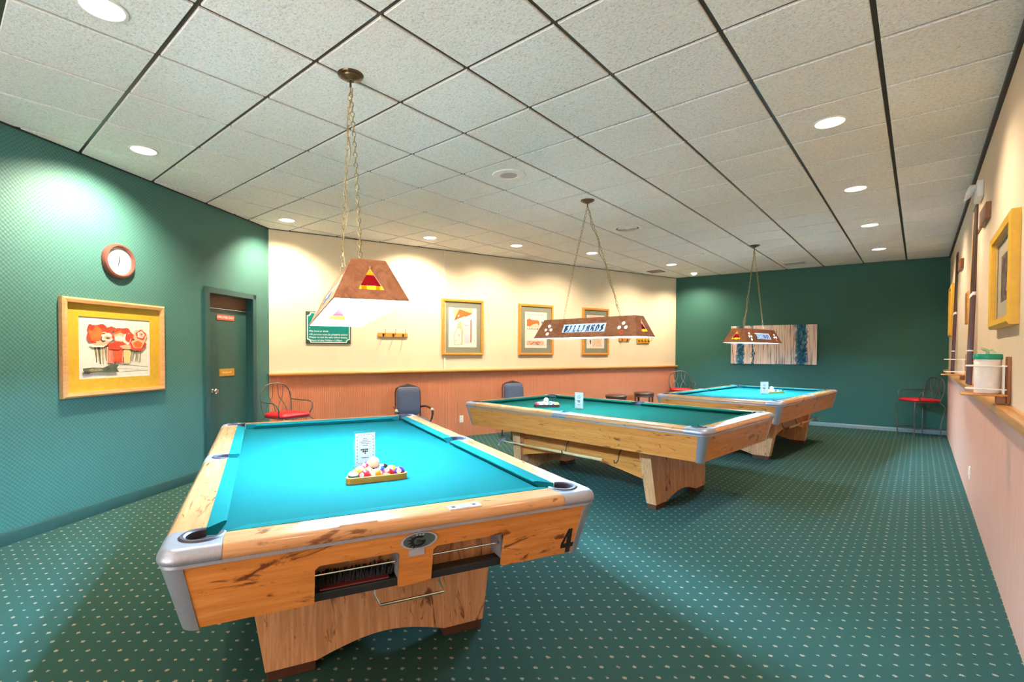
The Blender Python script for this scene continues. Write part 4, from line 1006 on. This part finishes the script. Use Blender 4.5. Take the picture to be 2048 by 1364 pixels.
# hook racks
def hooks(label, s, z, w, h, n, mat, group='wooden hook racks'):
    t = thing('hook_rack', label, 'hook rack', onC(s,z), ANG_C, 0, group) if False else thing('hook_rack', label, 'hook rack', onC(s,z), ANG_C, group)
    mb = MB(); mb.box((-w/2,-.022,-h/2),(w/2,0,h/2)); mb.build('board', mat, t, bevel=.005)
    for k in range(n):
        x = -w/2+w*(k+.5)/n; mb = MB()
        mb.tube([(x,-.020,.010),(x,-.055,-.005),(x,-.105,.010),(x,-.120,.040),(x,-.122,.090)], .0035, 6)
        mb.tube([(x,-.020,-.004),(x,-.045,-.020),(x,-.055,-.012)], .0045, 6); mb.box((x-.011,-.026,-.022),(x+.011,-.020,.022)); mb.build('hook', 'bronze', t)
    return t
hooks('wooden rack of three coat hooks left of the red pennant print', 1.752,1.672,.475,.066,3,'frame_orange')
hooks('small yellowish rack of hooks beyond the BILLIARDS lamp near the corner', 7.33,1.653,.385,.105,4,'rack_wood')
hooks('short wooden rack of hooks glimpsed under the BILLIARDS lamp', 6.76,1.672,.30,.070,2,'frame_orange')
t = tag((lambda m: (m.box((-.016,-.012,1.124),(.016,0,2.36)), m.box((-.014,-.010,2.36),(.014,0,H-.01)), m.build('wall_raceway', 'raceway', bevel=.002))[-1])(MB()), 'thin white vertical raceway on the cream wall behind the pennant print', 'raceway')
t.location = onC(2.635); t.rotation_euler = (0,0,ANG_C)
def outlet(label, loc, ang):
    t = thing('wall_outlet', label, 'outlet', loc, ang, 'wall outlets')
    mb = MB(); mb.box((-.036,-.017,-.058),(.036,-.004,.058)); mb.build('cover_plate', 'outlet_white', t, bevel=.003)
    for z in (-.024,.024):
        mb = MB(); mb.lathe([(0,.020),(.016,.020),(.018,.016)], 16, (0,0,z), 0, lambda a,b,h: (a,-h,b+0)); o = mb.build('socket', 'trim_white', t)
        mb = MB(); mb.box((-.007,-.0208,z-.005),(-.004,-.0200,z+.006)); mb.box((.004,-.0208,z-.005),(.007,-.0200,z+.006)); mb.build('slot', 'ink_black', o, smooth=False)
outlet('pale outlet on the ribbed wall beside the middle table corner', onC(2.945,.295), ANG_C)
outlet('pale outlet low on the salmon right wall', onR(6.42,.30), ANG_R)
outlet('pale outlet on the ribbed wall between the far stools and the red chair', onC(7.25,.30), ANG_C)

# right wall: cue racks, holders, emergency light, plaque
def cue_rack(y, label):
    t = thing('cue_rack', label, 'cue rack', onR(y, 2.505), ANG_R, 'cue racks')
    mb = MB(); mb.prism([(.36,-.055),(.86,-.075),(.90,.040),(.36,.070)], lambda u,w,d: (u,-d,w), .030); mb.prism([(-.50,-.02),(.37,-.02),(.37,.015),(-.50,.015)], lambda u,w,d: (u,-d,w), .006); mb.build('upper_board', 'bracket_wood', t, bevel=.004)
    return t
def cue(y, mat, label, lean=0):
    t = thing('pool_cue', label, 'cue', onR(y, 1.1405, .040), 0, 'cues on the right wall')
    mb = MB(); mb.tube([(0,0,0),(0,0,.02)], .0150, 10); mb.tube([(0,0,.02),(.016,0,.80)], [.0150,.0125], 10); mb.build('butt', 'cue_wine' if mat != 'cue_maple' else 'cue_maple', t)
    mb = MB(); mb.tube([(.016,0,.83),(.026,0,1.60)], [.0122,.0068], 10); mb.build('shaft', mat, t)
    mb = MB(); mb.tube([(.016,0,.80),(.0166,0,.83)], .0130, 10); mb.tube([(.004,0,.30),(.0044,0,.312)], .0152, 10); mb.build('collar', 'wire_white', t)
    mb = MB(); mb.tube([(.026,0,1.60),(.0262,0,1.625)], .0068, 8); mb.build('tip', 'ink_black', t)
ra = cue_rack(6.05, 'brown wooden cue rack board under the emergency light')
rb = cue_rack(8.95, 'brown wooden cue rack board nearer the far end of the right wall')
for y0, where in ((6.12, 'near cue rack'), (9.02, 'far cue rack')):
    for k, (m, d) in enumerate((('cue_dark','dark pool cue nearest the viewer'),('cue_dark','second dark pool cue from the viewer'),('cue_dark','third dark pool cue from the viewer'),('cue_dark','fourth dark pool cue from the viewer'),('cue_maple','orange wood pool cue farthest from the viewer'))):
        cue(y0+k*.085, m, '%s, standing in the %s' % (d, where))
def holder(y, label):
    t = thing('wire_holder', label, 'holder', onR(y, 0), ANG_R, 'wire tub holders')
    mb = MB(); mb.prism([(-.045,1.145),(.045,1.145),(.045,1.408),(-.045,1.408)], lambda u,w,d: (u,-d,w), .016); mb.prism([(-.03,1.142),(.03,1.142),(.03,1.188),(-.03,1.188)], lambda u,w,d: (u,-.016-d,w), .04); mb.build('back_board', 'holder_wood', t, bevel=.003)
    mb = MB(); mb.box((-.075,-.205,1.186),(.075,-.012,1.198)); mb.build('shelf', 'rail_wood', t, bevel=.004)
    for z in (1.224,1.355):
        mb = MB(); pts = [(-.067,-.018,z),(-.067,-.150,z)]+[(.067*math.cos(a), -.150+.030*math.sin(a)*-1.0-.0, z) for a in [PI-PI*k/8 for k in range(9)]]+[(.067,-.150,z),(.067,-.018,z)]
        mb.tube(pts, .004, 8); mb.build('wire_hoop', 'wire_white', t)
    mb = MB()
    for x in (-.067,.067): mb.tube([(x,-.030,1.198),(x,-.030,1.355)], .004, 8)
    mb.build('wire_upright', 'wire_white', t)
    return t
holder(3.985, 'near wooden wall holder with white wire hoops, carrying a tub')
holder(7.20, 'far wooden wall holder with white wire hoops, empty')
t = thing('wipes_tub', 'white tub of wipes with green lid in the near wall holder', 'tub', onR(3.985, 1.1985, .090), 0)
mb = MB(); mb.lathe([(0,0),(.052,0),(.055,.004),(.058,.195),(.055,.20),(0,.20)], 36); mb.build('tub', 'tub_white', t)
mb = MB(); mb.lathe([(.060,.194),(.0615,.197),(.0615,.219),(.058,.224),(0,.224)], 36); mb.build('lid', 'tub_green', t)
mb = MB(); mb.tube([(0,.006,.222),(-.004,.004,.245),(-.020,-.010,.252),(-.030,-.014,.262)], [.008,.010,.009,.004], 7); mb.tube([(0,.004,.240),(.014,0,.250),(.034,-.008,.230)], [.006,.007,.003], 6); mb.build('wipe', 'wipe_green', t)
t = thing('emergency_light', 'white twin-head emergency light high on the right wall', 'emergency light', onR(5.90,2.80), ANG_R)
mb = MB(); mb.box((-.14,-.045,-.075),(.14,0,.065)); mb.build('housing', 'lamp_head', t, bevel=.010)
for x in (-.075,.075):
    mb = MB(); mb.lathe([(0,-.06),(.022,-.058),(.040,-.02),(.050,.012),(.052,.018)], 24, (0,0,0), 0, lambda a,b,h: (x+a, -.085-h*.8+b*.3, -.0+b-h*.35)); mb.tube([(x,-.04,.0),(x,-.075,.0)], .014, 8); o = mb.build('lamp_head', 'lamp_head', t)
    mb = MB(); mb.lathe([(0,.022),(.030,.021),(.050,.015)], 24, (0,0,0), 0, lambda a,b,h: (x+a, -.085-h*.8+b*.3, -.0+b-h*.35)); mb.build('lens', 'lamp_glass', o)
t = thing('wall_plaque', 'narrow orange wooden plaque between the two cue racks', 'plaque', onR(7.00,1.885), ANG_R)
mb = MB(); mb.prism([(-.16,-.165),(.16,-.165),(.16,.165),(-.16,.165)], lambda u,w,d: (u,-d,w), .030); mb.build('board', 'rail_wood', t, bevel=.008)

# ------------------------------------------------------------------ seats
def cat(pts, n=6):
    P = [Vector(p) for p in pts]; out = []
    for i in range(len(P)-1):
        a = P[max(i-1,0)]; b = P[i]; c = P[i+1]; d = P[min(i+2,len(P)-1)]
        for k in range(n):
            t_ = k/n; out.append(.5*((2*b)+(-a+c)*t_+(2*a-5*b+4*c-d)*t_*t_+(-a+3*b-3*c+d)*t_**3))
    out.append(P[-1]); return out
def make_red_chair():
    t = thing('wire_armchair', '', 'chair'); SZ = .592
    mb = MB(); 
    ring = lambda k, z: [(a*k, b*k, z) for a, b in rrect(-.215,-.215,.215,.215,.085,6)]
    rs = [ring(.93,SZ), ring(1.0,SZ+.012), ring(1.01,SZ+.030), ring(.95,SZ+.046), ring(.6,SZ+.055)]
    n = len(rs[0]); mb.add([p for r in rs for p in r], [(k*n+i,k*n+(i+1)%n,(k+1)*n+(i+1)%n,(k+1)*n+i) for k in range(4) for i in range(n)]+[tuple(reversed(range(n))), tuple(range(4*n,5*n))]); mb.build('seat', 'red_vinyl', t, angle=60)
    mb = MB(); mb.tube(ring(.97,SZ-.006), .008, 6, closed=True); mb.build('seat_ring', 'wire_iron', t)
    for sx in (-1,1):
        for sy in (-1,1):
            mb = MB(); mb.tube(cat([(sx*.19,sy*.19,SZ-.008),(sx*.235,sy*.225,SZ-.07),(sx*.240,sy*.230,SZ-.14),(sx*.205,sy*.205,.20),(sx*.205,sy*.205,.006)]), .008, 8); mb.tube([(sx*.205,sy*.205,.012),(sx*.205,sy*.205,0)], .013, 8); mb.build('leg', 'wire_iron', t)
    mb = MB(); mb.tube([(-.206,-.206,.14),(.206,-.206,.14),(.206,.206,.14),(-.206,.206,.14)], .006, 6, closed=True); mb.build('stretcher', 'wire_iron', t)
    mb = MB(); mb.tube(cat([(-.19,.19,SZ-.008),(-.215,.225,SZ+.14),(-.205,.245,SZ+.29),(-.13,.258,SZ+.385),(0,.262,SZ+.41),(.13,.258,SZ+.385),(.205,.245,SZ+.29),(.215,.225,SZ+.14),(.19,.19,SZ-.008)]), .009, 8)
    mb.build('back_hoop', 'wire_iron', t)
    mb = MB()
    for sx in (-1,1):
        mb.tube(cat([(sx*.02,.205,SZ),(sx*.035,.235,SZ+.12),(sx*.10,.250,SZ+.24),(sx*.115,.257,SZ+.37)]), .006, 6)
        mb.tube(cat([(sx*.16,.205,SZ),(sx*.12,.235,SZ+.13),(sx*.045,.250,SZ+.25),(sx*.035,.260,SZ+.40)]), .006, 6)
    mb.build('back_scroll', 'wire_iron', t)
    for sx in (-1,1):
        mb = MB(); mb.tube(cat([(sx*.212,.235,SZ+.20),(sx*.245,.10,SZ+.185),(sx*.255,-.06,SZ+.185),(sx*.262,-.14,SZ+.165),(sx*.245,-.165,SZ+.10),(sx*.222,-.13,SZ+.02),(sx*.20,-.12,SZ-.004)]), .008, 8); mb.build('arm', 'wire_iron', t)
    return t
def front(dx, dy): return math.atan2(dy, dx)+PI/2       # chairs are built facing -Y
rc = make_red_chair(); rc['label'] = 'wire armchair with red seat in the corner next to the door'; rc['group'] = 'red wire armchairs'
rc.location = (-6.09, 3.04, 0); rc.rotation_euler = (0,0,front(.93,.15))
dup(rc, 'wire armchair with red seat in the far left corner by the stools', (-3.84,10.62,0), front(.45,-.85), 'red wire armchairs')
dup(rc, 'wire armchair with red seat in the far right corner', (.015,11.16,0), front(-.82,-.57), 'red wire armchairs')
def make_blue_chair():
    t = thing('office_armchair', '', 'chair')
    def pad(name, w, h, r, th, fr, mat):
        mb = MB(); rr = lambda k: [(a, b) for a, b in rrect(-w/2*k,-h/2*k,w/2*k,h/2*k,r*k,6)]
        lv = [(rr(.94),0),(rr(1),th*.25),(rr(1),th*.65),(rr(.93),th*.95),(rr(.6),th*1.05)]; n = len(lv[0][0])
        mb.add([fr(a,b,d) for p, d in lv for a, b in p], [(k*n+i,k*n+(i+1)%n,(k+1)*n+(i+1)%n,(k+1)*n+i) for k in range(4) for i in range(n)]+[tuple(reversed(range(n))), tuple(range(4*n,5*n))])
        return mb.build(name, mat, t, angle=60)
    pad('seat', .47, .47, .05, .085, lambda a,b,d: (a, b-.01, .40+d), 'blue_fabric')
    rec = lambda a,b,d: (a, .215+.16*(b+.22)*.6-d, .735+b)
    pad('backrest', .375, .46, .07, .055, rec, 'blue_fabric')
    mb = MB(); pth = [(-.205,-.30),(-.205,.14),(-.185,.205),(-.13,.235),(0,.272),(.13,.235),(.185,.205),(.205,.14),(.205,-.30)]
    mb.tube([rec(a,b,-.012) for a, b in pth], .013, 8); put(mb, flat2d('poly', [[(-.13,.20),(.13,.20),(.125,.237),(0,.272),(-.125,.237)]], depth=.012), lambda a,b,c: rec(a,b,.0+c)); mb.build('back_frame', 'dark_frame', t)
    for sx in (-1,1):
        mb = MB(); mb.tube(cat([(sx*.205,.235,.635),(sx*.255,.12,.655),(sx*.275,-.05,.650),(sx*.285,-.17,.632)]), .017, 8); mb.tube(cat([(sx*.285,-.185,.618),(sx*.287,-.19,.56),(sx*.275,-.17,.48),(sx*.235,-.16,.40)]), [.020]*7+[.016]*6+[.013]*6, 8); a = mb.build('arm', 'dark_frame', t)
        mb = MB(); mb.tube([(sx*.284,-.155,.634),(sx*.286,-.200,.625)], .022, 10); mb.build('arm_cap', 'tan_cap', a)
        for sy in (-1,1):
            mb = MB(); mb.tube([(sx*.205,sy*.19-.01,.405),(sx*.225,sy*.22,.0)], .015, 8); mb.build('leg', 'dark_frame', t)
    return t
bc = make_blue_chair(); bc['label'] = 'blue-grey armchair by the ribbed wall behind the nearest table'; bc['group'] = 'blue-grey armchairs'
bc.scale = (.92,.92,.92); bc.location = (-5.60, 4.67, 0); bc.rotation_euler = (0,0,front(.90,-.42))
dup(bc, 'blue-grey armchair by the ribbed wall behind the middle table', (-4.99,6.42,0), front(.90,-.48), 'blue-grey armchairs')
def make_stool():
    t = thing('bar_stool', '', 'stool')
    mb = MB(); mb.lathe([(0,.555),(.185,.555),(.200,.566),(.203,.585),(.192,.603),(.15,.612),(0,.615)], 36); mb.build('seat', 'stool_vinyl', t, angle=50)
    mb = MB(); mb.lathe([(.17,.515),(.188,.515),(.188,.556),(.17,.556)], 32); mb.build('apron_ring', 'stool_leg', t)
    for k in range(4):
        a = PI/4+k*PI/2; c_, s_ = math.cos(a), math.sin(a); mb = MB()
        mb.prism([(-.019,0),(.019,0),(.016,.54),(-.016,.54)], lambda u,w,d: (c_*(.200-.006*w/.54+d-.012)-s_*u, s_*(.200-.006*w/.54+d-.012)+c_*u, w), .024); mb.build('leg', 'stool_leg', t, bevel=.003)
    mb = MB(); mb.lathe([(.176,.20),(.190,.20),(.190,.225),(.176,.225)], 32); mb.lathe([(.176,.20),(.176,.225)], 32); mb.build('foot_ring', 'stool_leg', t)
    return t
st = make_stool(); st['label'] = 'round brown stool left of its twin beyond the middle table'; st['group'] = 'round brown stools'
def ray(u, dist): pass
st.location = (-4.32, 8.57, 0); st.rotation_euler = (0,0,.35)
dup(st, 'round brown stool right of its twin, nearest the far corner', (-4.185,9.52,0), .2, 'round brown stools')
dup(st, 'brown stool whose seat just shows behind the sign on the middle table', (-4.756,7.875,0), .5, 'round brown stools')
